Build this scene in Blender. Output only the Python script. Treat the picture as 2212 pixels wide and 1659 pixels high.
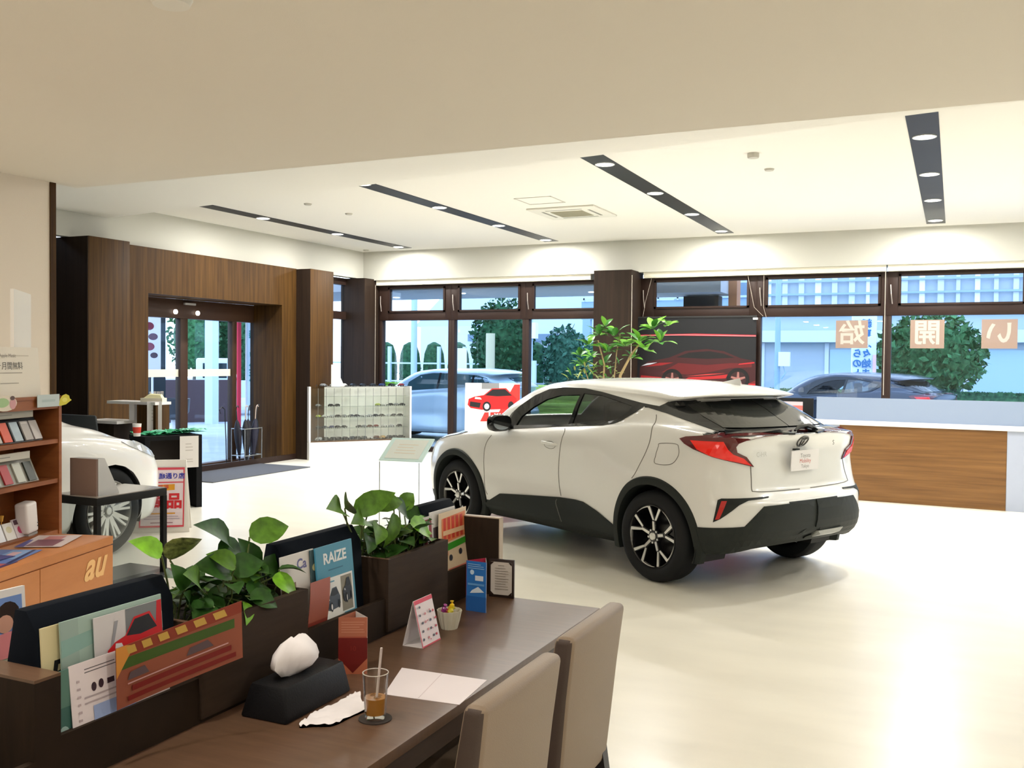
import bpy, bmesh, math, random
import numpy as np
from mathutils import Vector, Matrix
from mathutils.bvhtree import BVHTree
from mathutils.geometry import delaunay_2d_cdt
PI = math.pi
random.seed(7)
for o in list(bpy.data.objects): bpy.data.objects.remove(o)
scn = bpy.context.scene
col = scn.collection

# ---------------------------------------------------------------- camera
yaw, pitch, roll = .4326, -.0246, .0097
fwd = Vector((-math.sin(yaw)*math.cos(pitch), math.cos(yaw)*math.cos(pitch), math.sin(pitch)))
r0 = fwd.cross(Vector((0, 0, 1))).normalized(); u0 = r0.cross(fwd)
rgt = math.cos(roll)*r0 + math.sin(roll)*u0; upv = rgt.cross(fwd)
cam = bpy.data.objects.new('camera', bpy.data.cameras.new('camera'))
col.objects.link(cam)
cam.matrix_world = Matrix(((rgt.x, upv.x, -fwd.x, 0), (rgt.y, upv.y, -fwd.y, 0), (rgt.z, upv.z, -fwd.z, 1.649), (0, 0, 0, 1)))
cam.data.sensor_width = 36; cam.data.lens = 2068.6/2212*36; cam.data.clip_start = .05; cam.data.clip_end = 400
scn.camera = cam

# ---------------------------------------------------------------- view, sky, lights
scn.view_settings.view_transform = 'Standard'; scn.view_settings.look = 'None'
scn.view_settings.gamma = 1; scn.view_settings.use_curve_mapping = False
scn.view_settings.exposure = 0.46
scn.cycles.use_denoising = True
scn.cycles.max_bounces = 7; scn.cycles.diffuse_bounces = 4; scn.cycles.glossy_bounces = 4
scn.cycles.transmission_bounces = 6; scn.cycles.transparent_max_bounces = 12
scn.cycles.caustics_reflective = False; scn.cycles.caustics_refractive = False
scn.cycles.sample_clamp_indirect = 6
world = bpy.data.worlds.new('overcast_sky'); scn.world = world; world.use_nodes = True
nt = world.node_tree; nt.nodes.clear()
wo = nt.nodes.new('ShaderNodeOutputWorld'); bg = nt.nodes.new('ShaderNodeBackground')
tc = nt.nodes.new('ShaderNodeTexCoord'); sx = nt.nodes.new('ShaderNodeSeparateXYZ'); cr = nt.nodes.new('ShaderNodeValToRGB')
nt.links.new(tc.outputs['Generated'], sx.inputs[0]); nt.links.new(sx.outputs['Z'], cr.inputs[0])
cr.color_ramp.elements[0].color = (.68, .81, 1, 1); cr.color_ramp.elements[1].color = (.45, .62, 1, 1)
nt.links.new(cr.outputs[0], bg.inputs[0]); bg.inputs[1].default_value = 2.9
nt.links.new(bg.outputs[0], wo.inputs[0])

def area_light(name, loc, size, power, color=(1, .95, .86), shape='DISK', rot=(0, 0, 0), sy=None, spread=None):
    l = bpy.data.lights.new(name, 'AREA'); l.shape = shape; l.size = size; l.energy = power; l.color = color
    if sy: l.size_y = sy
    if spread: l.spread = spread
    o = bpy.data.objects.new(name, l); o.location = loc; o.rotation_euler = rot; col.objects.link(o)
    return o

# ---------------------------------------------------------------- materials
_m = {}
def M(name, c=(.8, .8, .8), rough=.5, metal=0., spec=.5, coat=0., emit=None, es=1., alpha=1., trans=0., ior=1.45, bump=0., bscale=60., var=0., vscale=(4, 4, 4)):
    if name in _m: return _m[name]
    m = bpy.data.materials.new(name); m.use_nodes = True; n = m.node_tree; b = n.nodes['Principled BSDF']
    b.inputs['Base Color'].default_value = (*c, 1); b.inputs['Roughness'].default_value = rough; b.inputs['Metallic'].default_value = metal
    b.inputs['Specular IOR Level'].default_value = spec; b.inputs['Coat Weight'].default_value = coat; b.inputs['Coat Roughness'].default_value = .04
    b.inputs['IOR'].default_value = ior; b.inputs['Transmission Weight'].default_value = trans; b.inputs['Alpha'].default_value = alpha
    if emit: b.inputs['Emission Color'].default_value = (*emit, 1); b.inputs['Emission Strength'].default_value = es
    if bump or var:
        t = n.nodes.new('ShaderNodeTexCoord')
    if bump:
        x = n.nodes.new('ShaderNodeTexNoise'); x.inputs['Scale'].default_value = bscale; x.inputs['Detail'].default_value = 3
        bp = n.nodes.new('ShaderNodeBump'); bp.inputs['Strength'].default_value = bump; bp.inputs['Distance'].default_value = .003
        n.links.new(t.outputs['Object'], x.inputs['Vector']); n.links.new(x.outputs[0], bp.inputs['Height']); n.links.new(bp.outputs[0], b.inputs['Normal'])
    if var:
        mp = n.nodes.new('ShaderNodeMapping'); mp.inputs['Scale'].default_value = vscale
        x = n.nodes.new('ShaderNodeTexNoise'); x.inputs['Scale'].default_value = 1; x.inputs['Detail'].default_value = 5
        r = n.nodes.new('ShaderNodeValToRGB'); r.color_ramp.elements[0].position = .3; r.color_ramp.elements[1].position = .7
        r.color_ramp.elements[0].color = tuple(v*(1-var) for v in c)+(1,); r.color_ramp.elements[1].color = tuple(min(1, v*(1+var)) for v in c)+(1,)
        n.links.new(t.outputs['Object'], mp.inputs[0]); n.links.new(mp.outputs[0], x.inputs['Vector']); n.links.new(x.outputs[0], r.inputs[0]); n.links.new(r.outputs[0], b.inputs['Base Color'])
    _m[name] = m; return m
def wood(name, c1, c2, scale=(30, 30, 1.2), rough=.45, coat=0., spec=.5):
    if name in _m: return _m[name]
    m = M(name, c1, rough, coat=coat, spec=spec); n = m.node_tree; b = n.nodes['Principled BSDF']
    t = n.nodes.new('ShaderNodeTexCoord'); mp = n.nodes.new('ShaderNodeMapping'); mp.inputs['Scale'].default_value = scale
    x = n.nodes.new('ShaderNodeTexNoise'); x.inputs['Scale'].default_value = 1; x.inputs['Detail'].default_value = 6; x.inputs['Roughness'].default_value = .6
    r = n.nodes.new('ShaderNodeValToRGB'); r.color_ramp.elements[0].position = .32; r.color_ramp.elements[1].position = .68
    r.color_ramp.elements[0].color = (*c1, 1); r.color_ramp.elements[1].color = (*c2, 1)
    n.links.new(t.outputs['Object'], mp.inputs[0]); n.links.new(mp.outputs[0], x.inputs['Vector']); n.links.new(x.outputs[0], r.inputs[0]); n.links.new(r.outputs[0], b.inputs['Base Color'])
    return m
def glass(name, tint=(1, 1, 1), refl=.08, rough=0., fres=True):
    if name in _m: return _m[name]
    m = bpy.data.materials.new(name); m.use_nodes = True; n = m.node_tree; n.nodes.clear()
    o = n.nodes.new('ShaderNodeOutputMaterial'); mx = n.nodes.new('ShaderNodeMixShader'); tr = n.nodes.new('ShaderNodeBsdfTransparent'); gl = n.nodes.new('ShaderNodeBsdfGlossy')
    tr.inputs[0].default_value = (*tint, 1); gl.inputs['Roughness'].default_value = rough
    if fres:
        f = n.nodes.new('ShaderNodeLayerWeight'); f.inputs[0].default_value = .12
        a = n.nodes.new('ShaderNodeMath'); a.operation = 'MULTIPLY_ADD'; a.inputs[1].default_value = .7; a.inputs[2].default_value = refl
        n.links.new(f.outputs['Fresnel'], a.inputs[0]); n.links.new(a.outputs[0], mx.inputs[0])
    else: mx.inputs[0].default_value = refl
    n.links.new(tr.outputs[0], mx.inputs[1]); n.links.new(gl.outputs[0], mx.inputs[2]); n.links.new(mx.outputs[0], o.inputs[0])
    _m[name] = m; return m

# ---------------------------------------------------------------- mesh helpers
class MB:
    def __init__(s): s.v = []; s.f = []; s.m = []; s.mats = []; s.T = None
    def mi(s, m):
        if m is None: return 0
        if m not in s.mats: s.mats.append(m)
        return s.mats.index(m)
    def add(s, vs, fs, m=None):
        k = len(s.v); i = s.mi(m)
        for p in vs:
            p = Vector(p); s.v.append(s.T @ p if s.T else p)
        for f in fs: s.f.append([k+j for j in f]); s.m.append(i)
        return s
    def box(s, x0, x1, y0, y1, z0, z1, m=None):
        v = [(x, y, z) for x in (x0, x1) for y in (y0, y1) for z in (z0, z1)]
        return s.add(v, [(0, 1, 3, 2), (4, 6, 7, 5), (0, 4, 5, 1), (2, 3, 7, 6), (0, 2, 6, 4), (1, 5, 7, 3)], m)
    def cbox(s, c, d, m=None): return s.box(c[0]-d[0]/2, c[0]+d[0]/2, c[1]-d[1]/2, c[1]+d[1]/2, c[2]-d[2]/2, c[2]+d[2]/2, m)
    def loft(s, rings, m=None, cap=True, close=True):
        n = len(rings[0]); v = [p for r in rings for p in r]; f = []
        for i in range(len(rings)-1):
            for j in range(n if close else n-1):
                a = i*n+j; b = i*n+(j+1) % n; f.append((a, b, b+n, a+n))
        if cap: f.append(tuple(reversed(range(n)))); f.append(tuple((len(rings)-1)*n+j for j in range(n)))
        return s.add(v, f, m)
    def lathe(s, prof, c=(0, 0, 0), n=24, m=None, axis='z', cap=True):
        rings = []
        for r, h in prof:
            rg = []
            for k in range(n):
                a = 2*PI*k/n; x, y = r*math.cos(a), r*math.sin(a)
                p = (x, y, h) if axis == 'z' else ((h, x, y) if axis == 'x' else (y, h, x))
                rg.append((p[0]+c[0], p[1]+c[1], p[2]+c[2]))
            rings.append(rg)
        return s.loft(rings, m, cap)
    def tube(s, pts, r, n=8, m=None):
        pts = [Vector(p) for p in pts]; rings = []; rs = r if isinstance(r, (list, tuple)) else [r]*len(pts)
        for i, p in enumerate(pts):
            d = (pts[min(i+1, len(pts)-1)]-pts[max(i-1, 0)]).normalized()
            a = d.cross(Vector((0, 0, 1)));
            if a.length < .05: a = d.cross(Vector((1, 0, 0)))
            a.normalize(); b = d.cross(a)
            rings.append([p+rs[i]*(math.cos(2*PI*k/n)*a+math.sin(2*PI*k/n)*b) for k in range(n)])
        return s.loft(rings, m)
    def prism(s, poly, h0, h1, f, m=None):   # f maps (u,v,h) to xyz
        n = len(poly); v = [f(u, w, h0) for u, w in poly]+[f(u, w, h1) for u, w in poly]
        fs = [tuple(reversed(range(n))), tuple(range(n, 2*n))]+[(i, (i+1) % n, n+(i+1) % n, n+i) for i in range(n)]
        return s.add(v, fs, m)
    def quad(s, a, b, c, d, m=None): return s.add([a, b, c, d], [(0, 1, 2, 3)], m)
    def build(s, name, m=None, parent=None, bevel=0, smooth=False, seg=2, sub=0, ang=35):
        me = bpy.data.meshes.new(name); me.from_pydata([tuple(v) for v in s.v], [], s.f)
        ms = s.mats if s.mats else [m]
        for x in ms: me.materials.append(x)
        if s.mats:
            me.polygons.foreach_set('material_index', s.m)
        bm = bmesh.new(); bm.from_mesh(me); bmesh.ops.recalc_face_normals(bm, faces=bm.faces)
        if bevel:
            es = [e for e in bm.edges if e.is_manifold and e.calc_face_angle(0) > .6]
            bmesh.ops.bevel(bm, geom=es, offset=bevel, segments=seg, affect='EDGES', clamp_overlap=True, profile=.5)
        bm.to_mesh(me); bm.free()
        if smooth or bevel: me.shade_auto(ang) if hasattr(me, 'shade_auto') else sharp(me, ang)
        o = bpy.data.objects.new(name, me); col.objects.link(o)
        if parent: o.parent = parent
        if sub:
            md = o.modifiers.new('s', 'SUBSURF'); md.levels = md.render_levels = sub
        return o
def sharp(me, ang):
    me.polygons.foreach_set('use_smooth', [True]*len(me.polygons))
    me.set_sharp_from_angle(angle=math.radians(ang))
def empty(name, loc=(0, 0, 0), rz=0.):
    o = bpy.data.objects.new(name, None); o.location = loc; o.rotation_euler = (0, 0, rz); col.objects.link(o); return o
def tag(o, label, cat, group=None, kind=None):
    if label: o['label'] = label
    if cat: o['category'] = cat
    if group: o['group'] = group
    if kind: o['kind'] = kind
    return o
def struct(o, label=None):
    o['kind'] = 'structure'
    if label: o['label'] = label
    return o
def copy_tree(o, parent=None):
    c = o.copy(); col.objects.link(c); c.parent = parent
    for ch in [k for k in bpy.data.objects if k.parent == o]: copy_tree(ch, c)
    return c
def bx(name, m, x0, x1, y0, y1, z0, z1, parent=None, bevel=0):
    return MB().box(x0, x1, y0, y1, z0, z1).build(name, m, parent, bevel)
_font = {}
def text_mesh(s, size=1., align='CENTER', shear=0., bold=0.):
    """vertices and faces of flat lettering in the xy plane"""
    c = bpy.data.curves.new('t', 'FONT'); c.body = s; c.size = size; c.align_x = align; c.align_y = 'CENTER'; c.shear = shear; c.offset = bold; c.resolution_u = 3
    o = bpy.data.objects.new('t', c); col.objects.link(o)
    dg = bpy.context.evaluated_depsgraph_get(); dg.update()
    me = bpy.data.meshes.new_from_object(o.evaluated_get(dg))
    v = [tuple(p.co) for p in me.vertices]; f = [tuple(p.vertices) for p in me.polygons]
    bpy.data.objects.remove(o); bpy.data.curves.remove(c); bpy.data.meshes.remove(me)
    return v, f
def tri_poly(poly, step=None):
    """triangulate a 2D outline, optionally with inner grid points"""
    P = [Vector(p) for p in poly]
    if step:
        Q = []
        for i, p in enumerate(P):
            q = P[(i+1) % len(P)]; n = max(1, int((q-p).length/step))
            Q += [p.lerp(q, k/n) for k in range(n)]
        P = Q
    nb = len(P); pts = list(P)
    if step:
        xs = [p.x for p in P]; ys = [p.y for p in P]
        y = min(ys)+step*.5; k = 0
        while y < max(ys):
            x = min(xs)+step*(.5 if k % 2 else .9)
            while x < max(xs):
                pt = Vector((x, y)); ins = False; dmin = 9
                for i in range(nb):
                    a, b = P[i], P[(i+1) % nb]
                    if (a.y > y) != (b.y > y) and x < (b.x-a.x)*(y-a.y)/(b.y-a.y)+a.x: ins = not ins
                    dmin = min(dmin, (a-pt).length)
                if ins and dmin > step*.45: pts.append(pt)
                x += step
            y += step*.9; k += 1
    r = delaunay_2d_cdt(pts, [(i, (i+1) % nb) for i in range(nb)], [], 1, 1e-6)
    return [tuple(v) for v in r[0]], [tuple(f) for f in r[2]]
def smooth_poly(P, n=6, closed=True):
    P = [Vector(p) for p in P]; N = len(P); out = []
    for i in range(N if closed else N-1):
        a, b, c, d = (P[(i-1) % N], P[i], P[(i+1) % N], P[(i+2) % N]) if closed else (P[max(i-1, 0)], P[i], P[i+1], P[min(i+2, N-1)])
        for k in range(n):
            t = k/n; out.append(.5*((2*b)+(c-a)*t+(2*a-5*b+4*c-d)*t*t+(3*b-a-3*c+d)*t**3))
    if not closed: out.append(P[-1])
    return out
P_DOWN, P_NEAR = 39, 15      # lamp watts
# ---------------------------------------------------------------- materials of the place
CEIL = M('ceiling_white', (.80, .77, .70), .9)
SOFF = M('soffit_cream', (.78, .725, .63), .9, bump=.15, bscale=220)
WALLW = M('wall_white', (.50, .49, .43), .9)
WALLC = M('wallpaper_cream', (.78, .70, .60), .85, bump=.2, bscale=180)
FLOORM = M('floor_vinyl', (.80, .765, .665), .29, spec=.4, var=.05, vscale=(1.2, 3.5, 1))
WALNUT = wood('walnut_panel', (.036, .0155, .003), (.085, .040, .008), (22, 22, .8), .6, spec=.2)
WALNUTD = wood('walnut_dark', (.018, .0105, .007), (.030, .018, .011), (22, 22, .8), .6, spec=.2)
FRAME = M('window_frame_brown', (.026, .013, .009), .5, spec=.3)
GLASS = glass('window_glass', (.93, .98, 1), .035)
BLK = M('black_matt', (.008, .008, .01), .55)
DESKW = wood('desk_wood', (.100, .053, .030), (.130, .072, .042), (6, 60, 6), .38, spec=.4)
DESKD = wood('desk_edge_wood', (.035, .02, .013), (.052, .03, .02), (30, 4, 30), .5)
LAMP = M('lamp_face', (1, 1, 1), .5, emit=(1, .97, .92), es=14)

# ---------------------------------------------------------------- room shell
XL, YF, ZC = -9.85, 15.0, 3.6
struct(bx('floor', FLOORM, -10.72, 9, -5, 15.24, -.12, 0))
struct(bx('ceiling', CEIL, -10.6, 9, 4.93, 15.3, ZC, ZC+.15))
sf = MB()    # lowered ceiling over the seating area
sf.box(-5.72, 9, -5, 4.93, 2.85, 2.99)
struct(sf.build('ceiling_lower', SOFF))
struct(bx('ceiling_lower_riser', SOFF, -5.72, 9, 4.90, 4.93, 2.99, ZC))
st = MB(); st.prism([(-9.85, 4.93), (9, 4.93), (9, 6.3), (0, 7.35), (-9.85, 9.0)], 3.42, 3.6, lambda u, w, h: (u, w, h))
struct(st.build('ceiling_step', CEIL))
struct(bx('ceiling_left', CEIL, -10.6, -5.72, -5, 4.93, 3.42, 3.57))
struct(bx('wall_right', WALLW, 9, 9.15, -5, 15.2, 0, ZC))
struct(bx('wall_behind', WALLW, -10.6, 9.15, -5.15, -5, 0, ZC))
# far wall header and blind boxes
struct(bx('wall_far', WALLW, -9.85, 9.1, 14.8, 15.3, 3.08, ZC))
bb = M('blind_box_cream', (.70, .66, .53), .6)
for k, (a, b) in enumerate(((-9.60, -5.45), (-4.55, -.92), (-.90, 9))):
    struct(bx('trim_%d' % (k+1), bb, a, b, 14.84, 14.97, 2.99, 3.08))
# left wall with walnut cladding, door opening 9.6-12.4
w = MB()
w.box(-10.35, -9.78, 9.0, 9.58, 0, 3.11).box(-10.35, -9.78, 12.38, 12.75, 0, 3.11).box(-10.35, -9.78, 9.58, 12.38, 2.50, 3.11)
struct(w.build('wall_left', WALNUT))
struct(bx('wall_left_upper', WALLW, -10.0, -9.85, 4.93, 15.0, 3.11, ZC))
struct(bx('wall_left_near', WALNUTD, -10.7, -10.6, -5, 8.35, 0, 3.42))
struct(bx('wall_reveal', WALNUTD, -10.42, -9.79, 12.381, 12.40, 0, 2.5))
for k, (a, b, x0, mm) in enumerate(((8.36, 9.0, -10.3, WALNUT), (12.75, 13.38, -10.1, WALNUT))):
    c = MB(); c.box(x0, -9.5, a, b, 0, 3.105)
    struct(c.build('pillar_%d' % (k+1), mm, bevel=.004))
struct(bx('pillar_1_shaded_side', WALNUTD, -10.3, -9.505, 8.352, 8.359, 0, 3.10))  # thin darker sheet: shade of the near face put into the colour
struct(bx('pillar_2_shaded_side', WALNUTD, -9.78, -9.505, 12.742, 12.749, 0, 3.10))  # same here, the unlit near face painted with darker walnut
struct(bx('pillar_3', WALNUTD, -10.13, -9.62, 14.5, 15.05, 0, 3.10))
struct(bx('pillar_4', WALNUTD, -5.24, -4.62, 14.42, 15.05, 0, 3.09))
struct(bx('baseboard_left', FRAME, -9.79, -9.77, 9.0, 12.75, 0, .09))
# near left wall with walnut corner strip
struct(bx('wall_near_left', WALLC, -5.85, -5.70, -5, 4.69, 0, 2.85))
struct(bx('trim_4', WALNUT, -5.86, -5.69, 4.69, 4.735, 0, 2.85))
# left side glazing beyond the second pillar
gl = MB(); gl.box(-10.12, -10.02, 13.38, 14.5, 0, .1).box(-10.12, -10.02, 13.38, 14.5, 2.98, 3.1).box(-10.12, -10.02, 13.38, 14.5, 2.36, 2.5)
struct(gl.build('window_7', FRAME)); struct(bx('window_7_pane', GLASS, -10.075, -10.065, 13.38, 14.5, .1, 2.98), 'clear glass pane')

# ---------------------------------------------------------------- far windows
def window(n, x0, x1, post_l, post_r, awning=True, mats=FRAME):
    """one bay: fixed lower pane, hopper pane on top"""
    e = empty('window_%d' % n, ((x0+x1)/2, YF, 0)); struct(e)
    e.matrix_world = Matrix.Translation(((x0+x1)/2, YF, 0)); hx = (x1-x0)/2
    f = MB()
    f.box(-hx, -hx+post_l, -.06, .08, 2.36, 2.99).box(hx-post_r, hx, -.06, .08, 2.36, 2.99)
    f.box(-hx, -hx+.06, -.05, .08, 0, 2.36).box(hx-.06, hx, -.05, .08, 0, 2.36)
    f.box(-hx, hx, -.058, .079, 2.355, 2.50).box(-hx, hx, -.05, .08, 2.95, 2.995).box(-hx, hx, -.08, .08, 0, .085)
    f.build('frame', mats, e, bevel=.004)
    s = MB(); a, b = -hx+post_l, hx-post_r
    s.box(a, a+.035, -.075, -.03, 2.5, 2.95).box(b-.035, b, -.075, -.03, 2.5, 2.95).box(a, b, -.075, -.03, 2.5, 2.53).box(a, b, -.075, -.03, 2.92, 2.95)
    s.build('hopper_sash', mats, e)
    bx('pane', GLASS, -hx+.06, hx-.06, .01, .018, .085, 2.355, e)
    bx('upper_pane', GLASS, a+.035, b-.035, -.055, -.047, 2.53, 2.92, e)
    h = MB(); h.tube([(-hx+.07, -.09, 2.52), (-hx+.055, -.10, 2.66), (-hx+.045, -.085, 2.80)], .008)
    h.build('stay_handle', M('brushed_metal', (.45, .4, .36), .35, .8), e)
    return e
for n, a in enumerate(((-9.60, -8.10, .2, .12), (-8.10, -6.66, .14, .10), (-6.66, -5.24, .13, .02), (-4.62, -2.77, .22, .12), (-2.77, -.905, .13, .09), (-.905, .95, .15, .08))):
    window(n+1, *a)
for n, (a, b) in enumerate(((.95, 2.8), (2.8, 4.65), (4.65, 6.5), (6.5, 9.0))):
    window(n+8, a, b, .14, .1)
# blind cords
cd = M('cord_white', (.5, .44, .36), .6)
for x, pts in ((-2.66, [(0, 14.87, 3.0), (.0, 14.87, 2.5), (.05, 14.86, 2.33)]), (-2.9, [(0, 14.87, 2.98), (.1, 14.87, 2.5), (.24, 14.86, 2.36)]), (-4.5, [(.08, 14.87, 3.0), (-.02, 14.87, 2.62), (-.06, 14.86, 2.36)]), (-.93, [(0, 14.86, 3.0), (0, 14.86, 1.2)]), (-9.62, [(0, 14.85, 3.0), (0, 14.85, .9)]), (-4.60, [(0, 14.4, 3.0), (0, 14.4, .9)])):
    o = MB().tube([(x+p[0], p[1], p[2]) for p in pts], .0028 if len(pts) > 2 else .005).build('blind_cord', cd)
    tag(o, {-2.66: 'thin blind cord hanging by the post right of the red car banner', -2.9: 'thin blind cord slanting down to the banner top right corner', -4.5: 'looped blind cord beside the middle dark pillar', -.93: 'long straight pale blind cord in front of the post between the two right windows', -9.62: 'pale blind cord beside the far left corner pillar', -4.60: 'pale blind cord running down the middle dark pillar edge'}[x], 'cord')
# window signs seen from behind: mirrored white characters on tan film
film = M('tan_film', (.33, .23, .175), .6, alpha=.86); fwh = M('film_white', (.44, .40, .34), .6)
for ch, xx, zz, lab in (('始', -1.39, 2.085, 'tan window film square with a mirrored character left of the post above the dark car'), ('開', -.365, 2.085, 'tan window film square with a mirrored character in front of the tree'), ('い', .56, 2.085, 'tan window film square with a mirrored kana at the right picture edge')):
    e = empty('window_film', (xx, 14.985, zz)); tag(e, lab, 'sign', 'tan film letters on the window')
    bx('film', film, -.225, .225, 0, .002, -.205, .205, e)
    v, f = text_mesh(ch, .37, bold=.008)
    MB().add([(-p[0], -.001, p[1]) for p in v], f).build('character', fwh, e)

# ---------------------------------------------------------------- entrance door
e = empty('door_1', (-10.42, 11.4, 0)); struct(e)
f = MB(); f.box(-.06, .07, -1.85, 1.10, 2.22, 2.5).box(-.06, .10, -1.85, 1.10, -.0, .035)
f.box(-.05, .05, -.62, -.47, .03, 2.3).box(-.05, .05, .50, .60, .03, 2.3).box(-.05, .05, -1.85, -1.6, .03, 2.3)
f.build('frame', M('door_frame_brown', (.045, .022, .012), .45, spec=.3), e, bevel=.004)
for a, b in ((-1.6, -.62), (-.47, .50), (.60, 1.07)):
    bx('pane', GLASS, -.005, .005, a, b, .04, 2.22, e)
wt = M('decal_cream', (.72, .72, .60), .5)
for a, b in ((-1.5, -.62), (-.47, .50)): bx('safety_band', wt, .007, .01, a, b, 1.36, 1.47, e)
t = MB(); v, f_ = text_mesh('営業時間', .07); t.add([(.012, p[0]-1.05, p[1]+1.12) for p in v], f_)
v, f_ = text_mesh('10:00-18:30', .075, bold=.004); t.add([(.012, p[0]-1.05, p[1]+1.0) for p in v], f_)
t.build('lettering', fwh, e)
bx('sensor', M('sensor_grey', (.4, .38, .36), .4), .11, .14, -.62, -.40, 2.42, 2.45, e)
for y in (-.78, -.33): MB().lathe([(0, 0), (.035, 0), (.035, .02), (0, .02)], (.10, y, 2.31), 16, axis='x').build('spot', M('spot_lens', (1, 1, 1), .5, emit=(1, .95, .85), es=3), e)
struct(bx('wall_porch', WALNUTD, -10.5, -10.36, 12.52, 12.75, 0, 2.5))

# ---------------------------------------------------------------- ceiling fittings
STR = M('strip_black', (.006, .006, .008), .5)
LIGHTS = [(-8.77, 8.2, [10.68, 12.45, 14.25]), (-6.01, 7.8, [9.0, 10.75, 12.5, 14.25]), (-3.17, 7.5, [9.0, 10.75, 12.45, 14.2]), (-.27, 7.0, [8.94, 10.71, 12.41, 14.16]), (2.6, 7.0, [8.94, 10.71, 12.41, 14.16]), (5.5, 7.0, [8.94, 10.71, 12.41, 14.16])]
LAB = ['leftmost', 'second from left', 'third from left', 'rightmost']
for i, (x, ys, lt) in enumerate(LIGHTS):
    o = bx('light_channel', STR, x-.12, x+.12, ys+.6, 14.5, ZC-.006, ZC-.0005)
    tag(o, ('black recessed ceiling channel, %s of the four, holding round downlights' % LAB[i]) if i < 4 else ('black recessed ceiling channel right of the picture, %s' % ('the nearer one' if i == 4 else 'the outer one')), 'ceiling channel', 'black light channels')
    for k, y in enumerate(lt):
        d = MB(); d.lathe([(.098, 0), (.098, -.006), (.085, -.006), (.080, .0)], (0, 0, 0), 24, cap=False)
        r = d.build('downlight', M('trim_ring_white', (.8, .8, .78), .4)); r.location = (x, y, ZC-.0075)
        q = MB().lathe([(0, 0), (.08, 0), (.08, .003), (0, .003)], (0, 0, -.004), 24).build('lens', LAMP, r)
        nm = ['nearest', 'second', 'third', 'farthest'][k+(4-len(lt))]
        tag(r, ('round downlight, %s one in the %s black channel' % (nm, LAB[i])) if i < 4 else ('round downlight right of the picture, %s of the %s channel there' % (nm, 'nearer' if i == 4 else 'outer')), 'downlight', 'round downlights in the channels')
        area_light('downlight_beam', (x, y, ZC-.03), .17, P_DOWN, (1, .985, .945))
for x in ():
    area_light('downlight_beam', (x, 7.6, 3.40), .17, P_DOWN*.5, (1, .985, .945))
    r = MB().lathe([(0, 0), (.08, 0), (.08, .006), (0, .006)], (0, 0, 0), 20).build('downlight', LAMP); r.location = (x, 7.6, 3.413); tag(r, None, 'downlight', 'round downlights in the step')
# unseen downlights added to light the seating area, around and behind the camera
for x in (-3.9, -1.9, .9, 3.2):
    for y in (-3.2, -.9, 1.5):
        area_light('downlight_beam', (x, y, 2.835), .14, P_NEAR, (1, .94, .86))
        r = MB().lathe([(0, 0), (.075, 0), (.075, .006), (0, .006)], (0, 0, 0), 20).build('downlight', LAMP); r.location = (x, y, 2.843); tag(r, 'added unseen downlight in the lowered ceiling around the viewer, %s row, %s of the row' % ({-3.2: 'rearmost', -.9: 'middle', 1.5: 'front'}[y], {-3.9: 'first', -1.9: 'second', .9: 'third', 3.2: 'last'}[x]), 'downlight', 'added unseen downlights over the seating area')
area_light('wall_washer', (-5.45, 2.6, 2.82), .12, P_NEAR*.35, (1, .94, .86))
e = empty('air_conditioner', (-4.58, 11.75, ZC-.001)); tag(e, 'white square ceiling cassette air conditioner between the middle channels', 'air conditioner')
acw = M('ac_white', (.72, .70, .62), .6)
c = MB(); c.box(-.46, .46, -.46, .46, -.022, 0); c.build('panel', acw, e, bevel=.008)
g = MB(); g.box(-.22, .22, -.22, .22, -.027, -.021)
for k in range(11): g.box(-.22, .22, -.21+k*.04, -.2+k*.04, -.031, -.026)
g.build('grille', M('ac_grille', (.42, .40, .30), .7), e)
for a in range(4):
    s = MB(); s.T = Matrix.Rotation(a*PI/2, 4, 'Z'); s.box(-.25, .25, .30, .335, -.0235, -.0215); s.build('air_slot', M('slot_dark', (.25, .24, .2), .7), e)
e = MB(); 
for a in ((-.24, .24, -.24, -.225), (-.24, .24, .225, .24), (-.24, -.225, -.24, .24), (.225, .24, -.24, .24)): e.box(*a, -.006, 0)
o = e.build('access_hatch', M('hatch_line', (.55, .53, .46), .6)); o.location = (-4.62, 10.76, ZC); tag(o, 'square ceiling access hatch outline beside the air conditioner', 'hatch')
for (x, y), lab in (((-7.46, 9.09), 'round white ceiling detector, largest at left near the step'), ((-7.44, 9.92), 'small flat ceiling detector, middle of three at left'), ((-7.42, 10.79), 'small flat ceiling detector, farthest of three at left'), ((-1.74, 9.08), 'round white ceiling detector in front of the right channel'), ((-1.73, 9.87), 'small flat ceiling detector in front of the right channel'), ((-9.6, 14.5), 'small ceiling sprinkler in the far left corner')):
    big = 'round' in lab
    o = MB().lathe([(0, 0), (.05 if big else .04, 0), (.055 if big else .05, .015), (.055 if big else .05, .045 if big else .02), (0, .045 if big else .02)], (0, 0, 0), 20).build('ceiling_detector', M('detector_grey', (.5, .48, .42), .6), smooth=True)
    o.location = (x, y, ZC-(.045 if big else .02)); tag(o, lab, 'detector')
o = MB().lathe([(0, 0), (.06, 0), (.07, .02), (.07, .03), (0, .03)], (0, 0, 0), 24).build('ceiling_detector', CEIL, smooth=True); o.location = (-2.39, 2.44, 2.82); tag(o, 'round detector on the lowered cream ceiling at the top edge', 'detector')
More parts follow.
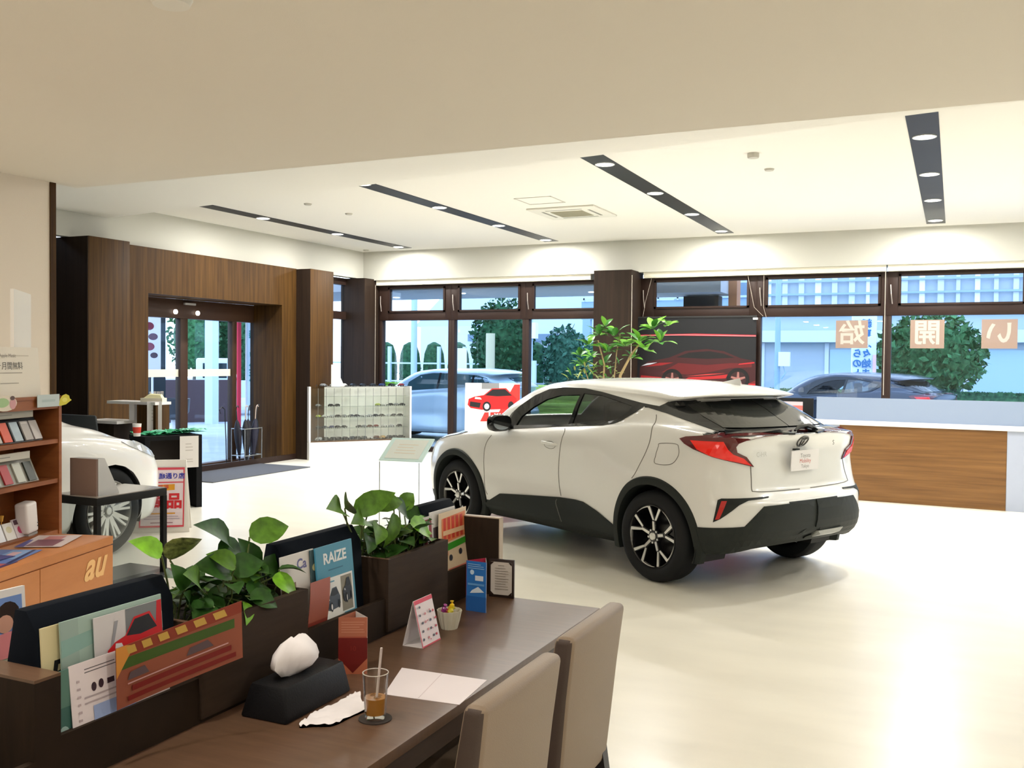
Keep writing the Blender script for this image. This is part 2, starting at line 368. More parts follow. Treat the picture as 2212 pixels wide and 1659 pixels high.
# ---------------------------------------------------------------- cars
def crom(A, n, pad0, pad1):
    """Catmull-Rom along axis 0"""
    A = np.concatenate([pad0[None], A, pad1[None]]); out = []
    K = len(A)-3
    for i in range(K):
        a, b, c, d = A[i], A[i+1], A[i+2], A[i+3]
        for k in range(n):
            t = k/n; out.append(.5*((2*b)+(c-a)*t+(2*a-5*b+4*c-d)*t*t+(3*b-a-3*c+d)*t**3))
    out.append(A[-2]); return np.array(out)
FLIP = np.array([1, -1, 1])
# columns: rear centre ... side ... front centre ; rows: underside ... roof centreline.  metres, x forward from rear axle, z up
COUPE = [
 [(-.60,0,.30),(-.60,.35,.30),(-.56,.62,.29),(-.48,.72,.27),(-.30,.76,.24),(.15,.76,.22),(.75,.74,.20),(1.15,.74,.20),(1.75,.74,.20),(2.35,.76,.20),(2.95,.72,.20),(3.20,.60,.20),(3.32,.42,.20),(3.38,0,.20)],
 [(-.68,0,.36),(-.67,.38,.35),(-.62,.68,.32),(-.50,.80,.30),(-.30,.84,.29),(.15,.86,.28),(.75,.815,.27),(1.15,.815,.27),(1.75,.815,.27),(2.35,.83,.27),(2.95,.84,.25),(3.24,.74,.24),(3.38,.50,.24),(3.44,0,.24)],
 [(-.775,0,.43),(-.76,.38,.43),(-.70,.67,.42),(-.54,.83,.41),(-.33,.875,.41),(.15,.885,.41),(.75,.825,.41),(1.15,.81,.41),(1.75,.825,.41),(2.35,.87,.41),(2.95,.875,.41),(3.28,.77,.41),(3.45,.52,.41),(3.53,0,.41)],
 [(-.79,0,.63),(-.775,.38,.63),(-.70,.68,.62),(-.56,.84,.60),(-.35,.885,.59),(.15,.90,.60),(.75,.835,.58),(1.15,.80,.57),(1.75,.82,.57),(2.35,.885,.60),(2.95,.89,.59),(3.28,.78,.58),(3.46,.52,.58),(3.54,0,.58)],
 [(-.745,0,.665),(-.735,.38,.67),(-.685,.66,.675),(-.56,.825,.68),(-.37,.885,.70),(.15,.912,.72),(.75,.855,.70),(1.15,.82,.70),(1.75,.835,.70),(2.35,.892,.72),(2.95,.885,.70),(3.27,.77,.68),(3.43,.50,.68),(3.50,0,.68)],
 [(-.69,0,.74),(-.685,.38,.75),(-.655,.62,.77),(-.56,.80,.79),(-.38,.88,.81),(.15,.908,.83),(.75,.862,.84),(1.15,.835,.84),(1.75,.848,.84),(2.35,.885,.85),(2.95,.865,.82),(3.24,.74,.78),(3.38,.48,.76),(3.44,0,.75)],
 [(-.655,0,.90),(-.65,.38,.90),(-.635,.58,.91),(-.56,.775,.93),(-.38,.855,.94),(.15,.88,.95),(.75,.868,.95),(1.15,.848,.95),(1.75,.852,.94),(2.35,.86,.95),(2.90,.82,.90),(3.14,.70,.85),(3.27,.45,.83),(3.34,0,.82)],
 [(-.645,0,1.02),(-.64,.38,1.02),(-.635,.59,1.03),(-.575,.775,1.04),(-.40,.835,1.05),(.15,.845,1.05),(.75,.85,1.04),(1.15,.84,1.02),(1.75,.825,1.00),(2.35,.79,1.00),(2.78,.74,.94),(2.98,.63,.90),(3.08,.42,.88),(3.13,0,.87)],
 [(-.70,0,1.125),(-.68,.38,1.125),(-.645,.60,1.12),(-.57,.73,1.115),(-.40,.79,1.13),(.15,.80,1.15),(.75,.795,1.12),(1.15,.79,1.085),(1.75,.775,1.05),(2.30,.745,1.045),(2.60,.69,1.01),(2.75,.58,.99),(2.84,.40,.98),(2.88,0,.97)],
 [(-.60,0,1.14),(-.57,.36,1.14),(-.50,.56,1.14),(-.37,.67,1.15),(-.22,.73,1.17),(.18,.755,1.19),(.72,.755,1.15),(1.12,.755,1.12),(1.75,.745,1.09),(2.10,.72,1.085),(2.32,.67,1.075),(2.44,.57,1.07),(2.52,.38,1.07),(2.56,0,1.07)],
 [(-.32,0,1.29),(-.30,.34,1.29),(-.23,.50,1.285),(-.12,.60,1.27),(0,.665,1.26),(.22,.695,1.29),(.70,.705,1.285),(1.12,.71,1.27),(1.65,.70,1.25),(1.92,.678,1.225),(2.10,.635,1.22),(2.20,.53,1.225),(2.26,.36,1.235),(2.29,0,1.24)],
 [(-.16,0,1.365),(-.13,.32,1.365),(-.07,.46,1.36),(.02,.56,1.335),(.10,.61,1.33),(.25,.635,1.355),(.68,.65,1.385),(1.06,.66,1.39),(1.47,.66,1.37),(1.72,.64,1.342),(1.88,.605,1.335),(1.97,.50,1.35),(2.02,.34,1.365),(2.04,0,1.37)],
 [(-.34,0,1.395),(-.30,.32,1.395),(-.20,.50,1.388),(-.07,.60,1.375),(.07,.625,1.365),(.25,.625,1.385),(.66,.63,1.415),(1.02,.635,1.43),(1.37,.635,1.425),(1.60,.618,1.400),(1.75,.58,1.392),(1.83,.48,1.405),(1.88,.33,1.42),(1.90,0,1.425)],
 [(-.33,0,1.415),(-.29,.31,1.413),(-.19,.47,1.41),(-.05,.555,1.403),(.09,.575,1.405),(.27,.575,1.425),(.66,.575,1.448),(.98,.58,1.463),(1.30,.578,1.462),(1.49,.56,1.446),(1.62,.525,1.440),(1.70,.44,1.444),(1.74,.31,1.452),(1.76,0,1.455)],
 [(-.12,0,1.462),(-.10,.22,1.458),(-.04,.32,1.455),(.06,.37,1.455),(.18,.38,1.463),(.34,.38,1.475),(.68,.38,1.49),(.94,.38,1.492),(1.18,.38,1.492),(1.32,.37,1.485),(1.43,.34,1.480),(1.49,.29,1.48),(1.52,.21,1.482),(1.54,0,1.484)],
 [(.0,0,1.478),(.01,0,1.479),(.05,0,1.482),(.12,0,1.486),(.22,0,1.492),(.36,0,1.50),(.68,0,1.507),(.92,0,1.508),(1.09,0,1.506),(1.19,0,1.504),(1.26,0,1.502),(1.31,0,1.50),(1.34,0,1.499),(1.36,0,1.498)],
]
def car_surface(grid, nc=14, nr=8):
    G = np.array(grid, float)                       # rows, cols, 3
    C = crom(G.transpose(1, 0, 2), nc, G[:, 1]*FLIP, G[:, -2]*FLIP).transpose(1, 0, 2)
    R = crom(C, nr, 2*C[0]-C[1], C[-2]*FLIP)
    R[..., 1] = np.maximum(R[..., 1], 0); R[:, 0, 1] = 0; R[:, -1, 1] = 0; R[-1, :, 1] = 0
    return R
def in_poly(x, y, P):
    c = False
    for i in range(len(P)):
        a = P[i]; b = P[(i+1) % len(P)]
        if (a[1] > y) != (b[1] > y) and x < (b[0]-a[0])*(y-a[1])/(b[1]-a[1])+a[0]: c = not c
    return c
class Body:
    def __init__(s, grid, wheels=((0, .34), (2.64, .34)), ra=.385, ymin=.5, nc=14, nr=8):
        s.R = car_surface(grid, nc, nr); s.nr, s.ncl = s.R.shape[:2]
        v = [Vector(p) for p in s.R.reshape(-1, 3)]; f = []
        for i in range(s.nr-1):
            for j in range(s.ncl-1):
                a = i*s.ncl+j; f.append((a, a+1, a+1+s.ncl, a+s.ncl))
        s.v, s.f = v, f; s.wheels, s.ra, s.ymin = wheels, ra, ymin
        s.bvh = BVHTree.FromPolygons(v, f)
    def hit(s, h, z, dirv):
        """point of the surface seen from outside along dirv (2D plan direction); h is the coordinate across it"""
        d = Vector((dirv[0], dirv[1], 0)).normalized(); e = Vector((d.y, -d.x, 0))
        o = e*h+Vector((0, 0, z))-d*8
        p, n, i, t = s.bvh.ray_cast(o, d, 20)
        if p is None:
            p, n, i, t = s.bvh.find_nearest(o+d*7.3)
        if n.dot(d) > 0: n = -n
        return p, n
    def mesh(s, holes=()):
        """holes: list of (dirv, outline) to leave open, besides the wheel arches"""
        keep = []
        for f in s.f:
            c = sum((s.v[i] for i in f), Vector())/4; k = True
            for wx, wz in s.wheels:
                if c.y > s.ymin and math.hypot(c.x-wx, c.z-wz) < s.ra: k = False
            if k:
                for dv, P in holes:
                    d = Vector((dv[0], dv[1], 0)).normalized(); e = Vector((d.y, -d.x, 0))
                    if in_poly(c.dot(e), c.z, P):
                        nn = (s.v[f[2]]-s.v[f[0]]).cross(s.v[f[3]]-s.v[f[1]])
                        if nn.length > 0:
                            nn.normalize()
                            if nn.dot(c-Vector((c.x if abs(d.y) > .9 else 1.1, 0, .9))) < 0: nn = -nn
                            if nn.dot(d) < -.12: k = False
            if k: keep.append(f)
        V = [v.copy() for v in s.v]; cnt = {}
        for f in keep:
            for i in range(4):
                e = tuple(sorted((f[i], f[(i+1) % 4]))); cnt[e] = cnt.get(e, 0)+1
        for e, n in cnt.items():
            if n == 1:
                for i in e:
                    v = s.v[i]
                    if v.y < .4: continue
                    for wx, wz in s.wheels:
                        r = math.hypot(v.x-wx, v.z-wz)
                        if r < s.ra+.07 and v.z > .2 and r > .01: V[i] = Vector((wx+(v.x-wx)/r*s.ra, v.y, wz+(v.z-wz)/r*s.ra))
        n = len(V); allv = V+[Vector((v.x, -v.y, v.z)) for v in V]
        allf = keep+[tuple(n+i for i in reversed(f)) for f in keep]
        m = MB(); m.add(allv, allf); return m
    def panel(s, mb, outline, dirv=(0, -1), off=.006, m=None, step=.04, mirror=True, skirt=.02, smooth=0):
        """a thin panel that follows the body: outline in (h, z) across dirv"""
        if smooth: outline = [tuple(p) for p in smooth_poly(outline, smooth)]
        V, F = tri_poly(outline, step); P = []; N = []
        for h, z in V:
            p, n = s.hit(h, z, dirv); P.append(p+n*off); N.append(n)
        cnt = {}
        for f in F:
            for i in range(len(f)):
                a, b = f[i], f[(i+1) % len(f)]; e = (min(a, b), max(a, b)); cnt[e] = cnt.get(e, 0)+1
        k = len(P); Q = P+[p-n*skirt for p, n in zip(P, N)]
        FF = list(F)+[(a, b, b+k, a+k) for (a, b), c in cnt.items() if c == 1]
        mb.add(Q, FF, m)
        if mirror: mb.add([Vector((p.x, -p.y, p.z)) for p in Q], [tuple(reversed(f)) for f in FF], m)
    def ribbon(s, mb, path, w, dirv=(0, -1), off=.004, m=None, closed=False, mirror=True, h=.008, inward=None):
        P = [Vector(p) for p in path]; N = len(P); rings = []
        for i, p in enumerate(P):
            a = P[(i-1) % N] if closed or i else p; b = P[(i+1) % N] if closed or i < N-1 else p
            t = (b-a).normalized(); q = Vector((-t.y, t.x))
            lo, hi = (-w/2, w/2) if inward is None else ((0, w*inward) if inward > 0 else (w*inward, 0))
            r = []
            for u in (lo, (lo+hi)/2, hi):
                x = p+q*u; pp, n = s.hit(x.x, x.y, dirv); r.append(pp+n*(off+h*(1 if u == (lo+hi)/2 else .7)))
            pp, n = s.hit(p.x+q.x*hi, p.y+q.y*hi, dirv); r.append(pp-n*.01)
            pp, n = s.hit(p.x+q.x*lo, p.y+q.y*lo, dirv); r.append(pp-n*.01)
            rings.append(r)
        if closed: rings.append(rings[0])
        mb.loft(rings, m, cap=not closed)
        if mirror: mb.loft([[Vector((p.x, -p.y, p.z)) for p in r] for r in rings], m, cap=not closed)
    def arch(s, mb, wx, wz, r0, r1, m, a0=-25, a1=205, off=.012):
        for sg in (1, -1):
            rings = []
            for k in range(49):
                a = math.radians(a0+(a1-a0)*k/48); rg = []
                for r in (r0, r0+.012, r1):
                    x = wx+r*math.cos(a); z = wz+r*math.sin(a); p, n = s.hit(x if False else -x, z, (0, -1)); y = p.y+off*(1 if r < r1 else .5)
                    rg.append(Vector((x, y*sg, z)))
                rg.append(Vector((rg[2].x, (abs(rg[2].y)-.03)*sg, rg[2].z))); rg.append(Vector((rg[0].x, (abs(rg[0].y)-.12)*sg, rg[0].z)))
                rings.append(rg)
            mb.loft(rings, m)
# ---------------------------------------------------------------- the white coupe-shaped car
def both(fn, name, parent, m=None, **k):
    out = []
    for sg in (1, -1):
        mb = MB(); mb.T = Matrix.Scale(sg, 4, Vector((0, 1, 0))) if sg < 0 else None
        fn(mb); out.append(mb.build(name, m, parent, **k))
    return out
PAINT = M('pearl_white_paint', (.78, .785, .765), .22, spec=.5, coat=.6)
CLAD = M('cladding_charcoal', (.019, .023, .021), .6, spec=.25)
GBLK = M('gloss_black', (.006, .007, .008), .12, spec=.6)
TYRE = M('tyre_rubber', (.012, .013, .014), .75, spec=.25)
TINT = glass('privacy_glass', (.16, .18, .18), .10)
CLRG = glass('door_glass', (.93, .96, .94), .03)
ALU = M('machined_alloy', (.72, .72, .70), .25, .75)
RIMB = M('rim_gloss_black', (.008, .008, .009), .2, spec=.6)
REDL = M('lamp_red', (.62, .006, .004), .18, spec=.6, coat=.5, emit=(.7, .01, .0), es=.25)
REDD = M('lamp_dark_red', (.10, .004, .006), .12, spec=.6, coat=.5)
SEAM = M('panel_gap', (.16, .155, .14), .8)
CHROME = M('chrome', (.55, .55, .55), .15, 1)
INTB = M('interior_black', (.012, .012, .013), .7)
INTG = M('interior_grey', (.10, .10, .10), .7)
F = dict(
 dlo=[(-1.945,1.02),(-2.046,1.076),(-2.01,1.159),(-1.929,1.222),(-1.727,1.335),(-1.527,1.396),(-1.313,1.418),(-1.037,1.418),(-.821,1.394),(-.56,1.354),(-.354,1.325),(-.155,1.305),(-.298,1.299),(-.357,1.253),(-.478,1.185),(-.548,1.156),(-.665,1.131),(-1.129,1.095),(-1.781,1.035)],
 fwin=[(-1.862,1.058),(-1.825,1.139),(-1.681,1.23),(-1.515,1.306),(-1.332,1.349),(-1.077,1.362),(-1.103,1.236),(-1.128,1.11)],
 rwin=[(-1.036,1.375),(-.817,1.367),(-.576,1.324),(-.42,1.295),(-.44,1.251),(-.571,1.175),(-.709,1.150),(-1.079,1.12)],
 clad=[(-2.187,.327),(-1.979,.43),(-1.181,.489),(-.969,.495),(-.858,.490),(-.671,.44),(-.494,.375),(-.40,.34),(-.40,.285),(-.863,.285),(-1.219,.285),(-1.746,.285),(-2.25,.285)],
 bump=[(-.318,.474),(.011,.497),(.151,.633),(.40,.640),(.545,.645),(.53,.34),(.318,.335),(.108,.325),(-.048,.30),(-.275,.285),(-.330,.33)],
 lamp=[(-.434,1.087),(-.39,1.104),(-.338,1.111),(-.153,1.134),(-.02,1.136),(.151,1.139),(.284,1.141),(.40,1.141),(.30,1.128),(.156,1.118),(.02,1.096),(-.035,1.078),(-.053,1.054),(-.045,1.014),(.025,.978),(.081,.903),(-.036,.934),(-.214,.98),(-.339,1.022),(-.402,1.054)],
 red=[(-.358,1.080),(-.139,1.084),(-.112,1.035),(-.075,1.001),(.002,.968),(.060,.913),(-.036,.941),(-.233,.989),(-.314,1.024)],
 dark=[(-.701,1.299),(-.581,1.305),(-.503,1.342),(-.457,1.352),(-.103,1.362),(.118,1.364),(.225,1.288),(.415,1.152),(-.02,1.150),(-.170,1.148),(-.397,1.217),(-.528,1.257)],
 glass=[(-.45,1.330),(-.317,1.343),(-.104,1.35),(.130,1.352),(.232,1.288),(.41,1.160),(-.001,1.160),(-.160,1.160),(-.325,1.226)],
 fog=[(-.206,.523),(-.176,.68),(-.151,.691),(.189,.692),(.19,.684),(.041,.676),(-.03,.646),(-.157,.549)],
 refl=[(-.151,.672),(-.113,.673),(-.163,.549),(-.191,.544)],
 hseam=[(.06,.92),(.065,.827),(.068,.747),(.09,.733),(.199,.724),(.45,.718)],
 fuel=[(.033,1.04),(.184,1.048),(.223,1.024),(.232,.965),(.177,.9),(.03,.893),(.016,.947),(.023,1.015)],
 d1=[(-.136,1.243),(-.115,1.202),(-.079,1.066),(-.092,.958),(-.151,.821),(-.2,.76)],
 d2=[(-1.13,1.08),(-1.10,1.022),(-1.157,.824),(-1.19,.605),(-1.164,.502)],
 d2b=[(-1.197,.471),(-1.204,.427),(-1.116,.293)],
 d3=[(-2.107,.957),(-2.183,.823),(-2.196,.493),(-2.164,.4)],
 head=[(-3.30,.80),(-3.22,.88),(-3.0,.93),(-2.70,.955),(-2.534,.958),(-2.62,.935),(-2.85,.895),(-3.05,.85),(-3.22,.785)])
def spoked_wheel(parent, x, y, sg, rim=RIMB, alu=ALU, tyre_r=.343, spokes=5, style='fork'):
    """wheel centre at (x, y); sg +1 left side"""
    w = empty('wheel', (x, y, .343)); w.parent = parent
    if sg < 0: w.rotation_euler = (0, 0, PI)
    t = MB(); R = tyre_r
    t.lathe([(.236, .10), (.25, .115), (.29, .12), (.322, .108), (.338, .085), (R, .06), (R, -.06), (.338, -.085), (.322, -.108), (.25, -.115), (.236, -.10)], (0, 0, 0), 56, axis='y', cap=False)
    for q in (-.045, -.015, .015, .045): t.lathe([(R+.0012, q-.012), (R+.0012, q+.012)], (0, 0, 0), 56, axis='y', cap=False)
    t.build('tyre', TYRE, w, smooth=True, ang=40)
    b = MB(); b.lathe([(.238, .108), (.232, .112), (.224, .10), (.215, .04), (.205, -.08), (0, -.085)], (0, 0, 0), 48, axis='y', cap=False)
    b.build('rim_barrel', rim, w, smooth=True)
    s = MB()
    def bar(p, q, w0, w1, y0=.104, y1=.09, m=alu, d=.03):
        p = Vector(p); q = Vector(q); n = (q-p).normalized(); k = Vector((-n.y, n.x))
        P = [p-k*w0/2, q-k*w1/2, q+k*w1/2, p+k*w0/2]
        top = [(P[0].x, y1, P[0].y), (P[1].x, y0, P[1].y), (P[2].x, y0, P[2].y), (P[3].x, y1, P[3].y)]
        s.add(top+[(a, b-d, c) for a, b, c in top], [(0, 1, 2, 3), (0, 4, 5, 1), (1, 5, 6, 2), (2, 6, 7, 3), (3, 7, 4, 0), (4, 7, 6, 5)], m)
    pol = lambda r, a: (r*math.cos(a), r*math.sin(a))
    for k in range(spokes):
        a = 2*PI*k/spokes+PI/2+.10
        if style == 'fork':
            bar(pol(.045, a), pol(.115, a), .022, .018); bar(pol(.045, a), pol(.12, a), .036, .034, .096, .083, rim)
            e1, e2 = pol(.226, a+.24), pol(.226, a-.27)
            bar(pol(.107, a+.03), e1, .014, .022); bar(pol(.107, a-.03), e2, .014, .024)
            bar(pol(.115, a+.02), e1, .026, .032, .098, .084, rim); bar(pol(.115, a-.02), e2, .026, .032, .098, .084, rim)
            prev = e2
            for j in range(1, 6):
                cur = pol(.226, a-.27-.12*j); bar(prev, cur, .018-.0026*j, .0154-.0026*j, .105, .105, alu, .02); prev = cur
        else:
            bar(pol(.05, a), pol(.225, a), .034, .026); bar(pol(.05, a+.15), pol(.225, a+.22), .02, .018)
    s.build('spokes', None, w)
    c = MB(); c.lathe([(0, .105), (.026, .104), (.03, .098), (.03, .06)], (0, 0, 0), 24, axis='y', m=alu, cap=False)
    c.lathe([(.055, .088), (.058, .05)], (0, 0, 0), 24, axis='y', m=rim); 
    for k in range(5):
        a = 2*PI*k/5+PI/2+.1+PI/5; c.lathe([(0, .094), (.008, .094), (.009, .08)], (.048*math.cos(a), 0, .048*math.sin(a)), 8, axis='y', m=ALU, cap=False)
    c.build('hub_cap', None, w)
    return w
def inset(P, d):
    P = [Vector(p) for p in P]; N = len(P); A = sum(P[i].x*P[(i+1) % N].y-P[(i+1) % N].x*P[i].y for i in range(N)); s = 1 if A > 0 else -1; out = []
    for i in range(N):
        a = (P[i]-P[i-1]).normalized(); b = (P[(i+1) % N]-P[i]).normalized(); n = Vector((-(a+b).y, (a+b).x))
        n = n.normalized() if n.length > .05 else Vector((-a.y, a.x)); out.append(tuple(P[i]+n*d*s))
    return out
def make_suv(name='compact_suv', paint=PAINT, nc=12, nr=8, detail=True):
    B = Body(COUPE, ra=.40, nc=nc, nr=nr); e = empty(name)
    ws = [(.0, .75), (.52, 1.12), (.55, 1.33), (.0, 1.40)]   # windscreen, h = y
    mb = B.mesh(holes=[((0, -1), inset(F['dlo'], .014)),  ((-1, 0), [(-.1, 1.10), (.50, 1.11), (.44, 1.38), (-.1, 1.39)])])
    body = mb.build('body', None, e, smooth=True, ang=60) if False else None
    DKI = inset(F['dark'], .008)
    me = bpy.data.meshes.new('body'); me.from_pydata([tuple(v) for v in mb.v], [], mb.f); me.materials.append(paint); me.materials.append(INTB); me.materials.append(CLAD); me.materials.append(GBLK)
    for f_ in me.polygons:
        if f_.center.z < (.345 if f_.center.x > -.4 else .40): f_.material_index = 2
        if f_.center.x < -.62 and abs(f_.center.y) < .28 and f_.center.z < .650: f_.material_index = 2
        hh = -.70711*(f_.center.x+abs(f_.center.y))
        if f_.center.x < .32 and in_poly(hh, f_.center.z, DKI) or (f_.center.x < 0 and f_.center.z > 1.16 and abs(f_.center.y) < .2 and f_.center.z < 1.362 and hh > -.1): f_.material_index = 3
        if f_.center.x < -.40 and 1.118 < f_.center.z < 1.18 and abs(f_.normal.z) > .55: f_.material_index = 3
    bm = bmesh.new(); bm.from_mesh(me); bmesh.ops.remove_doubles(bm, verts=bm.verts, dist=.0008); bmesh.ops.dissolve_degenerate(bm, edges=bm.edges, dist=.0003)
    bmesh.ops.recalc_face_normals(bm, faces=bm.faces); bm.to_mesh(me); bm.free(); sharp(me, 50)
    body = bpy.data.objects.new('body', me); col.objects.link(body); body.parent = e
    so = body.modifiers.new('shell', 'SOLIDIFY'); so.thickness = .012; so.offset = -1; so.material_offset = 0; so.material_offset_rim = 0
    # black window surround as a band between outline and glass
    both(lambda m: ring_panel(B, m, F['dlo'], [F['fwin'], F['rwin']], (0, -1), .004), 'window_surround', e, GBLK)
    both(lambda m: B.panel(m, F['fwin'], (0, -1), -.004, step=.08, mirror=False, skirt=.003), 'front_door_window', e, CLRG)
    both(lambda m: B.panel(m, F['rwin'], (0, -1), -.002, step=.06, mirror=False, skirt=.003), 'rear_door_window', e, TINT)
    both(lambda m: B.panel(m, [(-.701,1.299),(-.581,1.305),(-.503,1.342),(-.457,1.352),(-.30,1.356),(-.22,1.25),(-.10,1.16),(-.02,1.150),(-.170,1.148),(-.397,1.217),(-.528,1.257)], (.7, -.7), .004, None, .04, False), 'rear_pillar_trim', e, GBLK)
    m_ = MB(); B.panel(m_, [(-.004, 1.350), (-.30, 1.348), (-.46, 1.340), (-.555, 1.320), (-.59, 1.24), (-.585, 1.168), (-.004, 1.168)], (1, 0), .008, step=.05, mirror=True, skirt=.003); m_.build('rear_window', M('rear_privacy_glass', (.02, .022, .02), .07, spec=1.0), e)
    m_ = MB(); B.panel(m_, [(0, 1.10), (.50, 1.11), (.44, 1.38), (0, 1.39)], (-1, 0), -.002, step=.1, mirror=True, skirt=.003); m_.build('windscreen', CLRG, e)
    both(lambda m: B.panel(m, F['clad'], (0, -1), .014, step=.05, mirror=False, skirt=.03), 'sill_cladding', e, CLAD)
    m_ = MB(); B.panel(m_, F['bump'], (.7, -.7), .010, step=.05, mirror=True, skirt=.03); m_.build('bumper_cladding', CLAD, e)
    for wx in (0, 2.64):
        for sg in (1, -1):
            m_ = MB(); m_.T = Matrix.Scale(sg, 4, Vector((0, 1, 0))) if sg < 0 else None
            one_arch(B, m_, wx, .34, .393, .455); m_.build('wheel_arch_cladding', CLAD, e, smooth=True)
            k = MB(); k.T = m_.T; prof = []
            for q in range(25):
                a = math.radians(-20+220*q/24); prof.append((wx+.41*math.cos(a), .34+.41*math.sin(a)))
            k.loft([[(x, .86, z) for x, z in prof], [(x, .52, z) for x, z in prof]], cap=False, close=False)
            k.add([(x, .52, z) for x, z in prof], [tuple(range(25))]); k.build('wheel_well', INTB, e)
            spoked_wheel(e, wx, sg*(.775 if wx else .785), sg)
    both(lambda m: (B.panel(m, F['lamp'], (.7, -.7), .010, REDD, .03, False), B.panel(m, F['red'], (.7, -.7), .014, REDL, .03, False)), 'tail_lamp', e)
    both(lambda m: B.panel(m, F['head'], (0, -1), .006, None, .05, False), 'headlamp', e, M('headlamp_glass', (.06, .065, .07), .15, spec=.8))
    if not detail: 
        bx('underbody', INTB, -.5, 3.1, -.68, .68, .18, .30, e); interior(e); return e
    both(lambda m: B.panel(m, F['fog'], (.7, -.7), .008, None, .04, False), 'bumper_vent', e, CLAD)
    both(lambda m: B.panel(m, F['refl'], (.7, -.7), .012, None, .04, False), 'reflector', e, M('reflector_red', (.5, .02, .015), .3))
    m_ = MB(); B.ribbon(m_, [tuple(p) for p in smooth_poly(F['hseam'], 10, False)], .005, (.7, -.7), .0016, h=.0012); m_.build('tailgate_gap', SEAM, e)
    for k_ in ('d1', 'd2', 'd3', 'd2b'):
      def seams(m, k=k_):
        B.ribbon(m, [tuple(p) for p in smooth_poly(F[k], 10, False)], .005, (0, -1), .017 if k == 'd2b' else .0016, h=.0012, mirror=False)
      both(seams, 'door_gap', e, SEAM)
    m_ = MB(); B.ribbon(m_, smooth_poly(F['fuel'], 8), .004, (0, -1), .0014, closed=True, mirror=False, h=.001); m_.build('fuel_flap', SEAM, e)
    # rear lip, wiper, emblem, plate, antenna, handles, mirrors, lower grey valance
    m_ = MB(); pts = [(-.12, 1.139), (.0, 1.141), (.15, 1.142), (.30, 1.143), (.497, 1.140)]; B.ribbon(m_, pts, .022, (.7, -.7), .004, h=.012); m_.build('tailgate_lip', GBLK, e)
    k = MB(); k.tube([(-.655, .07, 1.148), (-.64, .0, 1.172), (-.635, -.12, 1.180), (-.64, -.22, 1.152)], [.008, .017, .020, .012], 8); k.build('rear_wiper', GBLK, e, smooth=True)
    k = MB()
    def oval(rx, rz, cx=0, cz=0, r=.0045):
        P = [emb_pt(B, cx+rx*math.cos(2*PI*q/20), 1.068+cz+rz*math.sin(2*PI*q/20)) for q in range(21)]; k.tube(P, r, 6)
    oval(.058, .040); oval(.030, .013, 0, .024); oval(.016, .036, 0, .0)
    k.build('emblem', M('chrome_dark', (.10, .10, .10), .3, .6), e, smooth=True)
    k = MB(); k.T = Matrix.Translation((-.655, -.0, 0)) @ Matrix.Rotation(math.radians(-2), 4, 'Y')
    white = M('plate_white', (.82, .80, .80), .4); k.box(-.012, -.006, -.165, .165, .855, 1.005, white)
    for s_, zz, sz, mm in (('Toyota', .965, .042, M('print_grey', (.25, .24, .24), .6)), ('Mobility', .925, .042, M('print_red', (.6, .12, .10), .6)), ('Tokyo', .885, .036, M('print_grey'))):
        v, f = text_mesh(s_, sz); k.add([(-.0125, -p[0], zz+p[1]) for p in v], f, mm)
    k.build('number_plate', None, e)
    bx('plate_handle', CLAD, -.672, -.64, .03, .08, 1.005, 1.014, e)
    k = MB(); v, f = text_mesh('C-HR', .05); k.add([(-.662, -p[0]+.46, .99+p[1]) for p in v], f); k.build('model_lettering', M('badge_silver', (.5, .5, .47), .4, .5), e)
    k = MB(); v, f = text_mesh('S', .05); k.add([(-.663, -p[0]-.40, 1.04+p[1]) for p in v], f); k.build('trim_badge', CLAD, e)
    both(lambda m: side_text(B, m, 'HYBRID', 2.02, .985, .035), 'fender_badge', e, M('badge_silver'))
    k = MB(); k.loft([[(.05+a*.0, w*.6*(1 if s > 0 else -1)*0, 0) for s in (1,)] for a in (0, 1)], cap=False) if False else None
    k.loft([[(.15, -.02, 1.478), (.15, .02, 1.478), (.15, .001, 1.479)], [(-.0, -.022, 1.474), (-.0, .022, 1.474), (0, 0, 1.512)], [(-.07, -.012, 1.468), (-.07, .012, 1.468), (-.07, 0, 1.525)], [(-.085, -.006, 1.462), (-.085, .006, 1.462), (-.085, 0, 1.50)]]); k.build('shark_fin_antenna', paint, e, smooth=True)
    def handle(m):
        p, n = B.hit(-1.27, .945, (0, -1)); m.tube([(p.x-.1, p.y-.005, .938), (p.x-.07, p.y+.028, .942), (p.x+.07, p.y+.028, .95), (p.x+.1, p.y-.005, .955)], [.012, .014, .014, .012], 8)
    both(handle, 'door_handle', e, paint, smooth=True)
    def recess(m):
        V = [(-1.27+.075*math.cos(2*PI*q/20), .93+.032*math.sin(2*PI*q/20)) for q in range(20)]
        B.ribbon(m, V, .004, (0, -1), .0003, closed=True, mirror=False, h=.0006)
    both(recess, 'handle_recess', e, SEAM)
    def mirror_(m):
        c = Vector((1.90, .93, 1.085)); rings = []
        for x, sy, sz in ((-.055, .105, .068), (-.03, .115, .078), (.03, .108, .074), (.08, .07, .05), (.105, .02, .015)):
            rings.append([(c.x+x, c.y+sy*math.copysign(abs(math.cos(t))**.6, math.cos(t)), c.z+sz*math.copysign(abs(math.sin(t))**.7, math.sin(t))) for t in [2*PI*q/20 for q in range(20)]])
        m.loft(rings[:3], GBLK); m.loft(rings[2:], paint)
        m.tube([(1.92, .76, 1.04), (1.91, .86, 1.05)], [.03, .025], 10, GBLK)
        m.add([(c.x-.057, c.y+.095*math.cos(t), c.z+.06*math.sin(t)) for t in [2*PI*q/20 for q in range(20)]], [tuple(range(20))], M('mirror_face', (.3, .33, .36), .03, 1.))
    both(mirror_, 'side_mirror', e, None, smooth=True)
    k = MB(); k.T = Matrix.Rotation(0, 4, 'Z')
